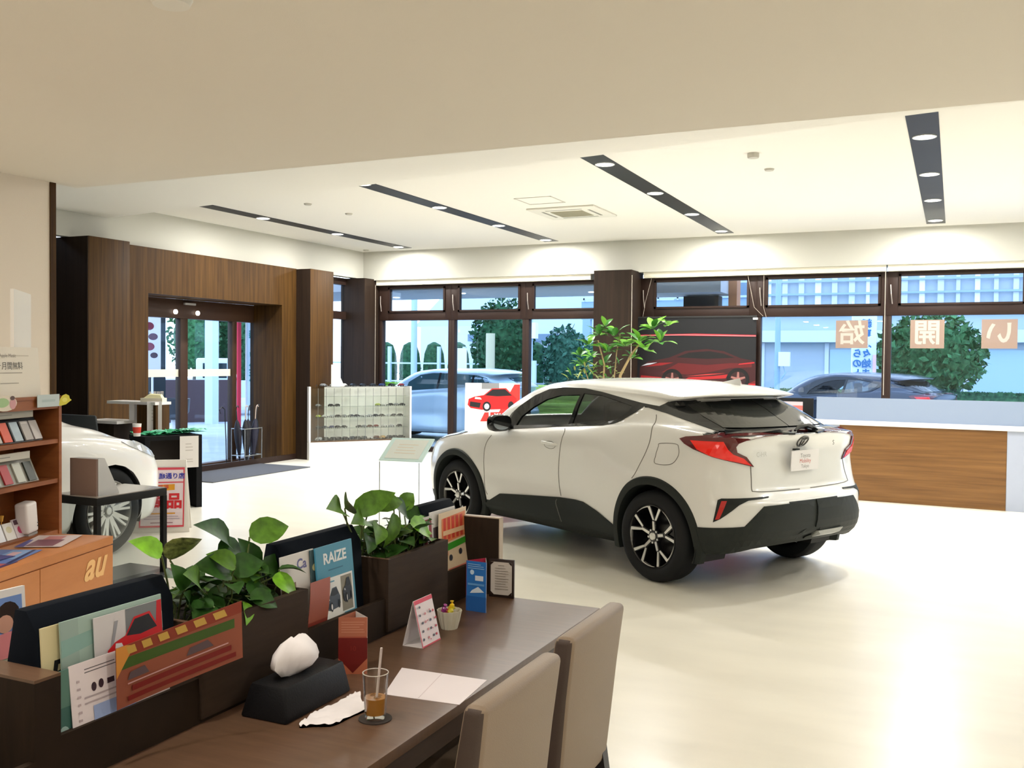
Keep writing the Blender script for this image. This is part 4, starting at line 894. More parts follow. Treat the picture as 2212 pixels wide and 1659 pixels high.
# three-sided table card, rust red
def tri_card(name, x, y, rz, w, h, faces, lab, cat, slope=None):
    """standing prism of three printed panels; the first faces the room"""
    e = empty(name, (x, y, ZT), math.radians(rz)); tag(e, lab, cat)
    r = w/math.sqrt(3)
    for k, (base, sh) in enumerate(faces):
        a = k*2*PI/3; o = sheet('printed_panel', w, h, base, sh, e)
        o.matrix_local = Matrix.Rotation(a, 4, 'Z') @ Matrix.Translation((-w/2, -r/2, 0))
    return e
tri_card('table_card', -1.605, 2.372, 28, .085, .168, [('a8503c', [('r', 0, .66, 1, 1, 'b2694e'), ('l', .1, .72, .9, .94, 5, 'c98a70'), ('r', 0, 0, 1, .28, 'b8684a'), ('p', [(0, .28), (1, .28), (.5, .02)], '6e1410'), ('r', .0, .28, 1, .64, '6e1410'), ('t', '10', .5, .45, .12, '8a2a1e')]), ('e4ded8', [('r', .1, .3, .5, .9, 'c8c4c8'), ('p', circ(.5, .42, .14, .05), '2c3a6a')]), ('b2694e', [])], 'tall three-sided rust red table card behind the tissue box', 'table card')
# pink sloping calendar card
e = empty('tent_card', (-1.565, 2.712, ZT)); tag(e, 'white and pink sloping tent card with tiny drawings before the farther planter', 'tent card')
sh = [('r', 0, .91, 1, 1, 'e0405a'), ('r', 0, 0, 1, .03, 'd84a5a'), ('r', 0, 0, .04, 1, 'e06a7a')]+[('p', circ(.15+.23*(k % 4)+.04*(k % 3), .16+.17*(k//4), .05, .028, 8), ['4a4a58', 'c83a4a', '5a5a6a', 'd88a90'][k*7 % 4]) for k in range(17)]+[('p', circ(.45+.2*(k % 2), .12+.2*k, .03, .018, 7), 'd06a78') for k in range(4)]
o = sheet('front_panel', .118, .152, 'f1e4e8', sh, e); o.matrix_local = Matrix.Translation((.031, -.055, 0)) @ Matrix.Rotation(math.radians(90), 4, 'Z') @ Matrix.Rotation(math.radians(-14), 4, 'X')
o = sheet('back_panel', .118, .152, 'e9e2e0', [], e); o.matrix_local = Matrix.Translation((-.043, -.055, 0)) @ Matrix.Rotation(math.radians(90), 4, 'Z') @ Matrix.Rotation(math.radians(14), 4, 'X')
o = MB().box(-.043, .031, -.055, .063, 0, .0012).build('base_panel', ink('ddd5d2'), e)
# candy cup
e = empty('candy_cup', (-1.572, 2.905, ZT)); tag(e, 'small pale fluted paper cup holding sweets beside the pink tent card', 'cup')
m = MB(); rr = []
for r, z in ((.028, 0), (.036, .03), (.043, .064), (.041, .064), (.034, .03), (.026, .003)):
    rr.append([(r*(1+.03*math.cos(a*16))*math.cos(a), r*(1+.03*math.cos(a*16))*math.sin(a), z) for a in [2*PI*k/64 for k in range(64)]])
m.loft(rr); m.build('fluted_cup', M('cup_cream', (.58, .55, .44), .7), e, smooth=True)
rnd = random.Random(9)
for k, (dx, dy, dz, c, nm) in enumerate(((.008, .004, .076, 'e8c020', 'yellow wrapped sweet on top of the pile in the paper cup'), (-.014, -.012, .066, 'a03a8a', 'purple wrapped sweet at the left of the paper cup'), (.012, -.014, .064, 'd8c83a', 'yellow-green wrapped sweet at the front of the paper cup'), (-.006, .016, .064, 'e0b83a', 'amber wrapped sweet at the back right of the paper cup'), (-.012, .0, .058, 'd0485a', 'pink wrapped sweet low in the paper cup'))):
    m = MB(); m.T = Matrix.Rotation(k*1.1, 4, 'Z') @ Matrix.Rotation(.4*k, 4, 'X')
    m.lathe([(0, -.020), (.007, -.019), (.003, -.011), (.0085, -.006), (.0085, .006), (.003, .011), (.007, .019), (0, .020)], (0, 0, 0), 10)
    o = m.build('wrapped_sweet', ink(c, .25), smooth=True); o.location = (-1.572+dx, 2.905+dy, ZT+dz); tag(o, nm, 'sweet', 'sweets in the paper cup')
o = sheet('small_card', .05, .075, 'd8606a', [('r', .1, .5, .9, .9, 'f0c8c0'), ('r', .1, .1, .9, .4, 'e0a090')]); place(o, -1.630, 2.80, ZT, 60, -12); tag(o, 'small pink card half hidden behind the tent card', 'card')
tri_card('table_card', -1.587, 3.165, -2, .086, .186, [('2f74c0', [('r', 0, 0, 1, .3, '2660a8'), ('p', circ(.3, .78, .1, .05), 'c8e0f4'), ('r', .45, .62, .85, .72, 'dfe6f0'), ('p', [(.2, .36), (.9, .40), (.6, .50), (.3, .42)], 'dfeaf4'), ('r', .1, .52, .9, .56, '6aa4dc'), ('l', .1, .84, .9, .96, 3, 'a8ccec')]), ('d8dce4', []), ('b02040', [('r', 0, 0, 1, .3, '8a1838'), ('r', .35, .55, .6, .68, 'c87890')])], 'three-sided table card, blue in front and red on its left', 'table card')
e = empty('menu_stand', (-1.595, 3.372, ZT), math.radians(5)); tag(e, 'small menu card in a dark brown corner-cut frame at the far end of the desk', 'menu')
bx('frame', M('menu_frame', (.018, .008, .005), .5), -.052, .052, 0, .010, 0, .150, e, .001)
o = sheet('menu_sheet', .088, .128, 'd3cac0', [('p', [(0, 0), (.16, 0), (0, .1)], '2a1810'), ('p', [(1, 0), (1, .1), (.84, 0)], '2a1810'), ('p', [(0, 1), (0, .9), (.16, 1)], '2a1810'), ('p', [(1, 1), (.84, 1), (1, .9)], '2a1810'), ('l', .2, .14, .85, .85, 9, 'aaa094'), ('l', .35, .88, .65, .92, 1, '8a8078')], e); o.location = (-.044, -.0018, .011)

# ---------------------------------------------------------------- upholstered chairs
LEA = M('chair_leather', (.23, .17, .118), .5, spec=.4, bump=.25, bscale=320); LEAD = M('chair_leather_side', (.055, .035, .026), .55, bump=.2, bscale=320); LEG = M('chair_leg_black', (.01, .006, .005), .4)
def make_chair():
    e = empty('dining_chair')       # faces -x, origin on the floor under the seat centre
    m = MB(); R = []
    for z, xo, hw, th in ((.40, .205, .208, .075), (.55, .220, .213, .078), (.72, .236, .220, .070), (.897, .257, .226, .058)):
        R.append([(xo-th, -hw, z), (xo, -hw, z), (xo, hw, z), (xo-th, hw, z)])
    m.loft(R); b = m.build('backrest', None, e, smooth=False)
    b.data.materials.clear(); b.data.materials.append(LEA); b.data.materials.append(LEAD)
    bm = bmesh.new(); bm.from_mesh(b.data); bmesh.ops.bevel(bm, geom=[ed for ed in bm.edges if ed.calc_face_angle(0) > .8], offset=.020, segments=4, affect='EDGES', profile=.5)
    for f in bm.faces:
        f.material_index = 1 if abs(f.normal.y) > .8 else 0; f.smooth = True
    bm.to_mesh(b.data); bm.free(); b.data.set_sharp_from_angle(angle=.7)
    m = MB(); m.box(-.255, .15, -.215, .215, .40, .485); m.build('seat', LEA, e, bevel=.022, seg=3)
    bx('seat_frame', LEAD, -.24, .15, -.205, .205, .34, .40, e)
    for sx, sy in ((-.21, -.18), (-.21, .18)):
        MB().loft([[(sx-.016, sy-.016, 0), (sx+.016, sy-.016, 0), (sx+.016, sy+.016, 0), (sx-.016, sy+.016, 0)], [(sx-.021, sy-.021, .345), (sx+.021, sy-.021, .345), (sx+.021, sy+.021, .345), (sx-.021, sy+.021, .345)]]).build('leg', LEG, e)
    for sy in (-.18, .18):
        MB().loft([[(.245, sy-.015, 0), (.275, sy-.015, 0), (.275, sy+.015, 0), (.245, sy+.015, 0)], [(.155, sy-.022, .46), (.205, sy-.022, .46), (.205, sy+.022, .46), (.155, sy+.022, .46)]]).build('leg', LEG, e)
    return e
ch = make_chair(); ch.location = (-1.175, 2.63, 0); tag(ch, 'taupe leather chair at the far end of the desk, farther of the two', 'chair', 'taupe chairs at the desk')
c2 = copy_tree(ch); c2.location = (-1.158, 2.06, 0); c2['label'] = 'taupe leather chair nearest the camera, cut by the lower picture edge'
# ---------------------------------------------------------------- orange-brown cabinet and bookcase at the left
CHW = wood('cherry_cabinet', (.50, .185, .055), (.58, .23, .075), (3, 3, 14), .4); CHD = wood('cherry_bookcase', (.23, .068, .017), (.31, .100, .027), (5, 5, 30), .45)
RZ = math.atan2(.958, -.287)
e = empty('low_cabinet', (-3.84, 3.53, 0), RZ); tag(e, 'orange-brown wooden cabinet with a pale script logo on its front', 'cabinet')
bx('carcass', CHW, -1.6, 0, .012, .34, 0, .745, e, .003)
for a, b in ((-1.6, -.59), (-.585, -.004)): bx('front_panel', CHW, a, b, .0, .0115, .02, .70, e)
bx('top_rail', CHW, -1.6, -.002, .0, .0115, .706, .745, e)
v, f = text_mesh('au', .19, shear=.4, bold=.005); m = MB(); m.add([(p[0]-.17, -.002, p[1]+.628) for p in v], f)
m.build('logo', M('logo_gold', (.85, .50, .20), .5), e)
e2 = empty('bookcase', (-3.84, 3.53, 0), RZ); tag(e2, 'cherry wood bookcase with three shelves of phone samples behind the orange cabinet', 'bookcase')
bx('side_panel', CHD, .075, .098, .345, .62, 0, 1.43, e2); bx('back_panel', CHD, -1.5, .075, .60, .62, 0, 1.43, e2)
bx('top_board', CHD, -1.5, .098, .345, .62, 1.4301, 1.445, e2)
bx('header_board', CHD, -1.5, .075, .35, .37, 1.38, 1.43, e2)
for z in (1.222, 1.018, .752): bx('shelf', CHD, -1.5, .075, .35, .60, z-.022, z, e2)
bx('base_box', CHD, -1.5, .075, .36, .60, 0, .729, e2)
def loc(lx, ly, z): c, s = math.cos(RZ), math.sin(RZ); return (-3.84+c*lx-s*ly, 3.53+s*lx+c*ly, z)
DEG = math.degrees(RZ)
def on(o, lx, ly, z, lean=0, dz=0): return place(o, *loc(lx, ly, z), DEG+dz, lean)
# brochures fanned on the cabinet top
for k, (lx, ly, w, h, rz, base, sh, lab) in enumerate((
    (-.95, .04, .30, .21, 4, '5a3c6a', [('r', .05, .1, .9, .5, 'c86a6a'), ('r', .1, .6, .5, .9, '3a3a8a')], 'purple and red brochure at the left end of the cabinet top'),
    (-.70, .06, .30, .21, 10, '6a86c8', [('r', .3, .1, .95, .6, '8ab0e0'), ('p', [(0, 0), (1, .12), (1, .2), (0, .1)], '2a3468'), ('r', .5, .3, .8, .5, 'e0b8c0')], 'blue brochure in the middle of the cabinet top'),
    (-.33, .07, .30, .21, 14, 'e4d4d4', [('r', .05, .2, .6, .8, '8a5a6a'), ('p', [(0, .8), (.6, .9), (.6, 1), (0, 1)], '4a4aa0'), ('r', .6, .3, .9, .7, 'd89090')], 'pale pink brochure nearest the right corner of the cabinet top'),
    (-.85, .16, .28, .18, -6, '4a4a8a', [('r', .2, .2, .8, .7, 'a85a5a')], 'dark blue brochure at the back of the cabinet top'))):
    o = sheet('brochure', w, h, base, sh); o.location = loc(lx, ly, .7465+.002*k); o.rotation_euler = (-PI/2, 0, RZ+math.radians(rz)); tag(o, lab, 'brochure', 'brochures on the cabinet top')
# display boards of phone colour samples
def board(name, lx, z, w, h, base, tiles, lab, strip):
    e = empty(name, loc(lx, .385, z), RZ); tag(e, lab, 'phone sample board')
    o = sheet('tray', w, h, base, [], e, th=.01); o.matrix_local = Matrix.Rotation(math.radians(-24), 4, 'X')
    for x, c, s in tiles:
        o = sheet('sample_phone', .058, h*.80, c, [('r', .1, .86, .9, .94, 'd8d0c8')] if s else [], e, th=.007); o.matrix_local = Matrix.Rotation(math.radians(-24), 4, 'X') @ Matrix.Translation((x, -.008, h*.04))
    o = sheet('caption_strip', w*.85, .035, strip, [('l', .05, .3, .6, .7, 1, '8a8a80')], e, th=.012); o.matrix_local = Matrix.Translation((0, .005, h*.96))
    return e
board('phone_board', -.47, 1.2235, .47, .125, '121416', [(.005, '16181a', 0), (.10, 'd6cfc6', 0), (.175, 'e8562e', 0), (.255, 'b9cdd8', 0), (.335, 'bab3ac', 1), (.405, 'cdc6c2', 0)], 'black tray of phone colour samples with one orange, on the upper shelf', 'b7b2a4')
board('phone_board', -.47, 1.0195, .44, .125, '9a978a', [(.005, 'c6c2d2', 0), (.09, 'b3b5ae', 0), (.18, 'b8272e', 0), (.275, 'cdd0c4', 0), (.36, '3e453c', 0)], 'grey tray of phone colour samples with one red, on the middle shelf', 'd4cfc2')
# lower shelf things
e = empty('white_router', loc(-.10, .40, .752), RZ); tag(e, 'white rounded home router standing at the right of the lowest shelf', 'router')
WH = M('plastic_white', (.80, .76, .74), .4)
m = MB(); m.T = Matrix.Translation((0, 0, 0)) @ Matrix.Rotation(math.radians(-6), 4, 'Y')
m.box(-.045, .045, -.035, .035, .012, .168); m.build('case', WH, e, bevel=.014, seg=4)
m = MB(); m.T = Matrix.Rotation(math.radians(-6), 4, 'Y'); m.box(-.036, .036, -.03, .03, 0, .012); m.build('foot', M('plastic_grey', (.3, .28, .27), .5), e)
for z in (.045, .06): MB().lathe([(0, 0), (.004, 0), (.004, -.001), (0, -.001)], (.028, -.0362, z), 10, axis='y').build('button', BLK, e)
for k, (lx, w, h, c, sh, lab) in enumerate(((-.50, .08, .10, 'c89a78', [('p', circ(.5, .5, .3, .25), '5a3a2a')], 'brown patterned phone case box at the left of the lowest shelf'), (-.40, .075, .105, '7a6a7a', [('r', .1, .1, .9, .8, '5c4c5e')], 'grey-purple phone sample leaning on the lowest shelf'), (-.335, .06, .115, 'eef0f6', [], 'plain white phone sample leaning on the lowest shelf'), (-.265, .07, .085, 'e6e2dc', [('p', circ(.5, .6, .3, .2), 'd8d0a8')], 'cream sample card on the lowest shelf'), (-.19, .075, .095, 'dcd0d6', [('p', circ(.5, .4, .25, .2), 'd04a7a'), ('r', .1, .7, .9, .95, '5a3a4a')], 'pink printed sample card beside the white router'))):
    o = sheet('sample_card', w, h, c, sh, th=.008); on(o, lx, .39, .753, -22); tag(o, lab, 'sample', 'samples on the lowest shelf')
m = MB(); m.tube([(0, 0, 0), (0, 0, .09)], .002, 6); m.lathe([(0, .09), (.007, .092), (.011, .12), (0, .122)], (0, 0, 0), 12); o = m.build('gold_finial', M('gold_yellow', (.7, .38, .06), .3, .3), smooth=True); o.location = loc(-.255, .43, .752); tag(o, 'small golden finial on a thin stem on the lowest shelf', 'ornament')
# things on top of the bookcase
o = sheet('music_sign', .52, .245, 'ece3d2', [('l', .28, .80, .85, .86, 1, 'c8bca8'), ('t', 'Apple Music', .55, .83, .10, '8a8070'), ('t', '6ヶ月間無料', .55, .62, .16, '5c5446', 0, .001), ('l', .38, .46, .74, .52, 1, 'a89e8c'), ('l', .42, .26, .68, .31, 1, 'a89e8c'), ('r', .0, .22, .075, .9, 'b8b0a2'), ('r', .0, .25, .065, .87, 'f2ece0')], th=.004)
on(o, -.555, .37, 1.4455, -4); tag(o, 'cream sign with small dark writing standing on the bookcase', 'sign')
e = empty('white_panel_stand', loc(.0, .50, 1.4455), RZ); tag(e, 'white narrow panel with a cut lower corner behind the cream sign', 'panel')
m = MB(); m.prism([(-.06, 0), (.045, 0), (.02, .08), (.075, .14), (.075, .52), (-.06, .54)], 0, .02, lambda u, w_, h: (u, h, w_)); m.build('panel', M('panel_white', (.78, .76, .72), .5), e)
def blob(P, base, sh, lab, lx, z, w, h, nm, ly=.335):
    m = MB(); V, Fc = tri_poly([(x*w, y*h) for x, y in P]); m.add([(x, 0, y) for x, y in V], Fc, ink(base)); m.add([(x, .002, y) for x, y in V], Fc, ink(base)); lift = -.0006
    n = len(P); m.add([(x*w, 0, y*h) for x, y in P]+[(x*w, .002, y*h) for x, y in P], [(i, (i+1) % n, n+(i+1) % n, n+i) for i in range(n)], ink(base))
    for Q, c in sh:
        V, Fc = tri_poly([(x*w, y*h) for x, y in Q]); m.add([(x, lift, y) for x, y in V], Fc, ink(c)); lift -= .0003
    o = m.build(nm, None); on(o, lx, ly, z); tag(o, lab, 'card'); return o
blob(circ(.5, .5, .5, .5, 18), 'e8dcc8', [(circ(.38, .55, .28, .3), 'a8c890'), (circ(.82, .45, .14, .35), 'd8a0a0'), (circ(.8, .82, .1, .14), '5a4038')], 'rounded cut-out card with a green bubble hanging over the bookcase edge', -.44, 1.385, .17, .075, 'cutout_card')
o = sheet('pale_blue_card', .18, .062, 'c6d2d2', [('r', .2, .4, .8, .6, 'b4c4c4')], th=.002); on(o, -.115, .335, 1.392); tag(o, 'pale blue card over the right end of the bookcase top', 'card')
blob([(.0, .1), (.12, .0), (.55, .1), (.8, .3), (1, .45), (.85, .6), (.8, .85), (.55, 1), (.3, .9), (.1, .6)], 'd8cc2c', [(circ(.45, .5, .2, .2), 'e8e060')], 'yellow-green splash-shaped card at the bookcase corner', .06, 1.392, .11, .06, 'splash_card')
# framed poster of two people, standing on the floor at the left edge
e = empty('people_poster', (-2.545, 1.905, .66), math.radians(90)); tag(e, 'white framed poster with two dark haired people at the left picture edge', 'poster')
o = sheet('poster_sheet', .30, .225, 'efeae8', [('r', 0, .06, .96, .90, '7a9ad8'), ('r', .0, .06, .96, .35, 'b8b4a0'), ('p', circ(.42, .68, .13, .17), '3a2620'), ('p', circ(.80, .66, .13, .18), '2e201c'), ('p', circ(.44, .58, .09, .12), 'c8927c'), ('p', circ(.76, .55, .09, .12), 'cf9c88'), ('p', [(.2, .1), (.3, .45), (.58, .48), (.62, .1)], 'c84a52'), ('p', [(.58, .1), (.62, .42), (.9, .45), (.96, .1)], 'e08a90')], e, th=.012); o.matrix_local = Matrix.Translation((-.19, 0, .065)) @ Matrix.Rotation(math.radians(-4), 4, 'X')
MB().tube([(-.04, .02, -.66), (-.04, .02, .15)], .008, 8).box(-.15, .07, -.07, .11, -.66, -.645).build('post', M('post_grey', (.3, .3, .3), .4), e)
# black framed glass-sided display table with a box on it
e = empty('display_table', (-5.64, 5.17, 0)); tag(e, 'black framed display table with grey glass sides between bookcase and white car', 'table')
FB = M('frame_black', (.008, .008, .008), .6, spec=.2); m = MB()
for a, b in ((-.20, -.31), (.20, -.31), (.20, .31)):
    m = MB(); m.box(a-.018, a+.018, b-.018, b+.018, 0, .60); m.build('leg', FB, e)
bx('top_frame', FB, -.218, .218, -.328, .328, .60, .655, e, .003); bx('top_sheet', M('top_grey_glass', (.30, .27, .24), .12), -.21, .21, -.32, .32, .655, .661, e)
PG = glass('smoked_panel', (.86, .89, .89), .06)
bx('side_glass', PG, .198, .202, -.29, .29, .02, .60, e); bx('end_glass', PG, -.18, .18, -.312, -.308, .02, .60, e)
bx('floor_plate', M('plate_dark', (.06, .065, .065), .25), -.26, .30, -.38, .42, 0, .018, e)
e = empty('display_box', (-5.60, 4.96, .661), math.radians(4)); tag(e, 'brown fronted box with sloping translucent side standing on the black display table', 'box')
bx('front', M('box_brown', (.19, .12, .095), .5), -.13, .11, -.075, -.06, 0, .262, e)
m = MB(); m.prism([(-.06, 0), (.14, 0), (.0, .262), (-.06, .262)], -.12, .115, lambda u, w_, h: (h, u, w_)); m.build('acrylic_wedge', M('acrylic_milky', (.60, .60, .60), .3, alpha=.75), e)
# generic hatchback, reused outdoors and at the left
HATCH = []
for r, row in enumerate(COUPE):
    nr_ = []
    for c, (x, y, z) in enumerate(row):
        if r >= 9 and x < 1.0: x = x-.22*min(1, (1.0-x)/1.1); z = z+(.015 if c < 6 else 0)
        if r in (5, 6, 7) and c in (4, 5): y *= .975
        nr_.append((x, y, z*.965))
    HATCH.append(nr_)
def make_hatch(name, paint, glassm, wheelm=ALU):
    B = Body(HATCH, ra=.365, nc=6, nr=4); e = empty(name); mb = B.mesh()
    me = bpy.data.meshes.new('body'); me.from_pydata([tuple(v) for v in mb.v], [], mb.f); me.materials.append(paint)
    bm = bmesh.new(); bm.from_mesh(me); bmesh.ops.remove_doubles(bm, verts=bm.verts, dist=.0008); bmesh.ops.recalc_face_normals(bm, faces=bm.faces); bm.to_mesh(me); bm.free(); sharp(me, 55)
    b = bpy.data.objects.new('body', me); col.objects.link(b); b.parent = e
    side = [(-1.93, 1.0), (-1.90, 1.17), (-1.62, 1.315), (-1.30, 1.355), (-.8, 1.355), (-.2, 1.325), (.05, 1.27), (.16, 1.16), (.08, 1.125), (-.6, 1.085)]
    both(lambda m: B.panel(m, side, (0, -1), .004, None, .1, False), 'side_windows', e, glassm)
    both(lambda m: [B.ribbon(m, p, .05, (0, -1), .006, h=.003, mirror=False) for p in ([(-1.12, 1.05), (-1.10, 1.36)], [(-.25, 1.11), (-.28, 1.32)])], 'window_pillars', e, GBLK)
    m = MB(); B.panel(m, [(0, 1.07), (.52, 1.08), (.46, 1.33), (0, 1.34)], (-1, 0), .004, None, .12, True); m.build('windscreen', glassm, e)
    m = MB(); B.panel(m, [(0, 1.12), (-.50, 1.12), (-.42, 1.28), (0, 1.29)], (1, 0), .004, None, .12, True); m.build('rear_window', glassm, e)
    hd = [(-3.30, .72), (-3.20, .79), (-2.98, .86), (-2.78, .87), (-2.86, .83), (-3.05, .76), (-3.2, .71)]
    both(lambda m: B.panel(m, hd, (0, -1), .008, None, .05, False), 'headlamp', e, M('headlamp_clear', (.42, .44, .45), .12, spec=.9))
    both(lambda m: B.panel(m, [(-.30, .92), (-.22, 1.0), (.05, 1.02), (.05, .9), (-.1, .86)], (.7, -.7), .008, None, .06, False), 'tail_lamp', e, REDL)
    for wx in (0, 2.64):
        for sg in (1, -1):
            k = MB(); k.T = Matrix.Scale(sg, 4, Vector((0, 1, 0))) if sg < 0 else None
            prof = [(wx+.375*math.cos(math.radians(-20+220*q/24)), .34+.375*math.sin(math.radians(-20+220*q/24))) for q in range(25)]
            k.loft([[(x, .85, z) for x, z in prof], [(x, .5, z) for x, z in prof]], cap=False, close=False); k.add([(x, .5, z) for x, z in prof], [tuple(range(25))]); k.build('wheel_well', INTB, e)
            spoked_wheel(e, wx, sg*.76, sg, M('rim_silver', (.30, .30, .29), .4, .3), wheelm, .335, 10, 'plain')
    both(lambda m: m.loft([[(2.0, .80, .99), (2.0, .95, .98), (2.0, .95, 1.08), (2.0, .80, 1.07)], [(1.9, .80, .97), (1.9, .97, .97), (1.9, .97, 1.10), (1.9, .80, 1.09)]]), 'side_mirror', e, paint)
    bx('underbody', INTB, -.5, 3.1, -.66, .66, .17, .30, e)
    return e
DKG = M('dark_car_glass', (.015, .03, .035), .08, spec=.7)
hw = make_hatch('white_hatchback', M('white_paint', (.80, .79, .76), .25, coat=.5), DKG, M('wheel_silver', (.75, .75, .71), .45, .1))
hw.scale = (1, 1, 1.07); hw.location = (-7.11, 3.12, 0); hw.rotation_euler = (0, 0, math.radians(92)); tag(hw, 'white car at the left, its front wing and wheel showing beside the bookcase', 'car')
# A-board with sale poster
e = empty('a_board', (-6.80, 6.86, 0), math.radians(38)); tag(e, 'white A-board with a red blue and yellow sale poster on the showroom floor', 'sign')
WB = M('board_white', (.80, .76, .70), .5)
for s_, nm in ((-1, 'front_board'), (1, 'back_board')):
    m = MB(); m.prism([(-.26, 0), (.24, 0), (.20, .68), (-.22, .68)], -.008, .008, lambda u, w_, h: (u, h, w_)); o = m.build(nm, WB, e); o.matrix_local = Matrix.Translation((.0, s_*.11, 0)) @ Matrix.Rotation(math.radians(-s_*-1*9), 4, 'X') if s_ > 0 else Matrix.Translation((0, -.11, 0)) @ Matrix.Rotation(math.radians(-9), 4, 'X')
o = sheet('sale_poster', .40, .56, 'f1dfe4', [('r', 0, .96, 1, 1, 'e04858'), ('r', 0, 0, 1, .03, 'e04858'), ('r', .97, 0, 1, 1, 'e04858'), ('r', 0, 0, .03, 1, 'e04858'), ('r', .03, .74, .97, .76, 'e04858'), ('t', '三鷹通り店', .64, .85, .105, '3038a8', 0, .003), ('p', [(.20, .60), (.78, .62), (.78, .72), (.20, .70)], 'e8a018'), ('t', 'お買得', .46, .66, .09, 'c83a28', 0, .002), ('t', '商品', .58, .42, .27, 'd81c28', 0, .010), ('r', .2, .22, .8, .24, 'e8a018'), ('l', .1, .12, .9, .2, 2, 'b8a8b8'), ('l', .25, .05, .75, .10, 1, '9a6a7a')], e); o.matrix_local = Matrix.Translation((-.21, -.122, .05)) @ Matrix.Rotation(math.radians(-9), 4, 'X')

# reception furniture around the left pillar
WT = M('laminate_white', (.80, .76, .72), .4)
e = empty('black_table', (-7.80, 7.93, 0), math.radians(66)); e.scale = (.895, .895, 1.143); tag(e, 'black table covered with green cloths left of the entrance mat', 'table')
FB2 = M('table_black', (.008, .008, .009), .8, spec=.15)
bx('top', FB2, -.36, .34, -.20, .32, .66, .70, e); bx('side_panel', FB2, .27, .34, -.20, .32, 0, .659, e); bx('rear_panel', M('brown_black', (.02, .012, .008), .6), -.30, .26, .20, .30, 0, .659, e); bx('left_panel', FB2, -.36, -.30, -.20, .3, 0, .659, e)
GRN = [M('cloth_green', (.05, .42, .20), .7), M('cloth_green_pale', (.22, .58, .42), .7)]
rnd = random.Random(3)
for k in range(6):
    m = MB(); a = [(-.20, -.11), (.20, -.11), (.21, .11), (-.19, .11)]; V, Fc = tri_poly(a, .03); hz = [.012+.02*rnd.random()+.012*math.sin(x*22+k) for x, y in V]
    m.add([(x, y, h) for (x, y), h in zip(V, hz)], Fc); m.add([(x, y, 0.002) for x, y in V], Fc)
    o = m.build('green_cloth', GRN[k % 3 == 2], smooth=True); o.location = (-7.93+.04*k+(.045 if k % 2 else -.045), 7.77+.08*k, .802+.004*k); o.rotation_euler = (0, 0, 1.15+.12*(k % 3)); o.scale = (.72, .8, 1)
    tag(o, ['green cloth at the left end of the black table', 'green cloth second from the left on the black table', 'paler green cloth left of the middle of the black table', 'green cloth right of the middle of the black table', 'green cloth second from the right on the black table', 'paler green cloth hanging at the right end of the black table'][k], 'cloth', 'green cloths on the black table')
o = sheet('price_card', .20, .34, 'e6e0da', [('l', .3, .5, .7, .8, 3, 'c4bcb4'), ('l', .3, .15, .7, .3, 2, 'c4bcb4')]); place(o, -7.53, 7.82, .46, 60); tag(o, 'white notice hanging on the front of the black table', 'notice')
e = empty('paper_cup', (-7.92, 7.60, .8005)); e.scale = (.9,)*3; tag(e, 'white paper cup with a red mark at the left of the black table', 'cup')
MB().lathe([(0, 0), (.04, 0), (.052, .15), (.048, .15), (.038, .01), (0, .01)], (0, 0, 0), 20).build('cup_body', WT, e, smooth=True)
m = MB(); m.lathe([(.0435, .04), (.0495, .11)], (0, 0, 0), 20, cap=False); m.build('red_band', ink('d8402c'), e, smooth=True)
e = empty('reception_counter', (-8.62, 8.36, 0)); e.scale = (.88, .88, 1.065); tag(e, 'stepped white topped reception counter with walnut ends in front of the left pillar', 'counter')
bx('upper_top', WT, -.50, .36, -.14, .14, 1.03, 1.06, e); bx('lower_top', WT, -.72, -.1, -.34, .05, .82, .85, e); bx('upright', WT, -.14, -.05, -.10, .10, .85, 1.03, e)
bx('walnut_end', WALNUT, .02, .35, -.12, .12, 0, 1.029, e); bx('lower_body', WALNUTD, -.68, -.2, -.30, .02, 0, .819, e)
o = sheet('notice', .16, .34, 'e8e2dc', [('l', .3, .3, .7, .75, 4, 'c8c0b8')]); place(o, -8.40, 8.21, .80, 42); tag(o, 'white notice hanging from the upper counter top', 'notice')
e = empty('leaflet_tray', (-8.45, 8.36, 1.1295), .4); e.scale = (.85,)*3; tag(e, 'small cream leaflet tray on the upper counter top', 'tray')
bx('tray', M('tray_cream', (.72, .66, .52), .5), -.15, .15, -.08, .08, 0, .05, e); m = MB(); m.loft([[(-.12, -.05, .05), (.13, -.05, .05), (.13, .05, .05), (-.12, .05, .05)], [(-.06, -.02, .10), (.10, -.02, .09), (.10, .04, .10), (-.06, .04, .11)]]); m.build('leaflets', M('leaflet_yellow', (.75, .70, .42), .5), e)
e = empty('office_chair', (-9.0, 7.75, 0), .5); tag(e, 'black chair back showing above the white car bonnet', 'chair')
m = MB(); m.loft([[(-.27, -.03, .55), (.27, -.03, .55), (.27, .03, .55), (-.27, .03, .55)], [(-.25, -.02, 1.0), (.22, -.02, .98), (.22, .03, .98), (-.25, .03, 1.0)]]); m.build('backrest', M('chair_black', (.015, .018, .018), .6), e, bevel=.02)
bx('seat', M('chair_black'), -.25, .25, -.45, 0, .42, .50, e, .02); MB().tube([(0, -.2, 0), (0, -.2, .42)], .03).lathe([(0, 0), (.25, 0), (.25, .03), (0, .04)], (0, -.2, 0), 20).build('pedestal', FB, e)
struct(bx('door_mat', M('mat_grey', (.085, .09, .105), .95, bump=.6, bscale=300), -10.35, -8.82, 9.75, 11.85, .001, .012))
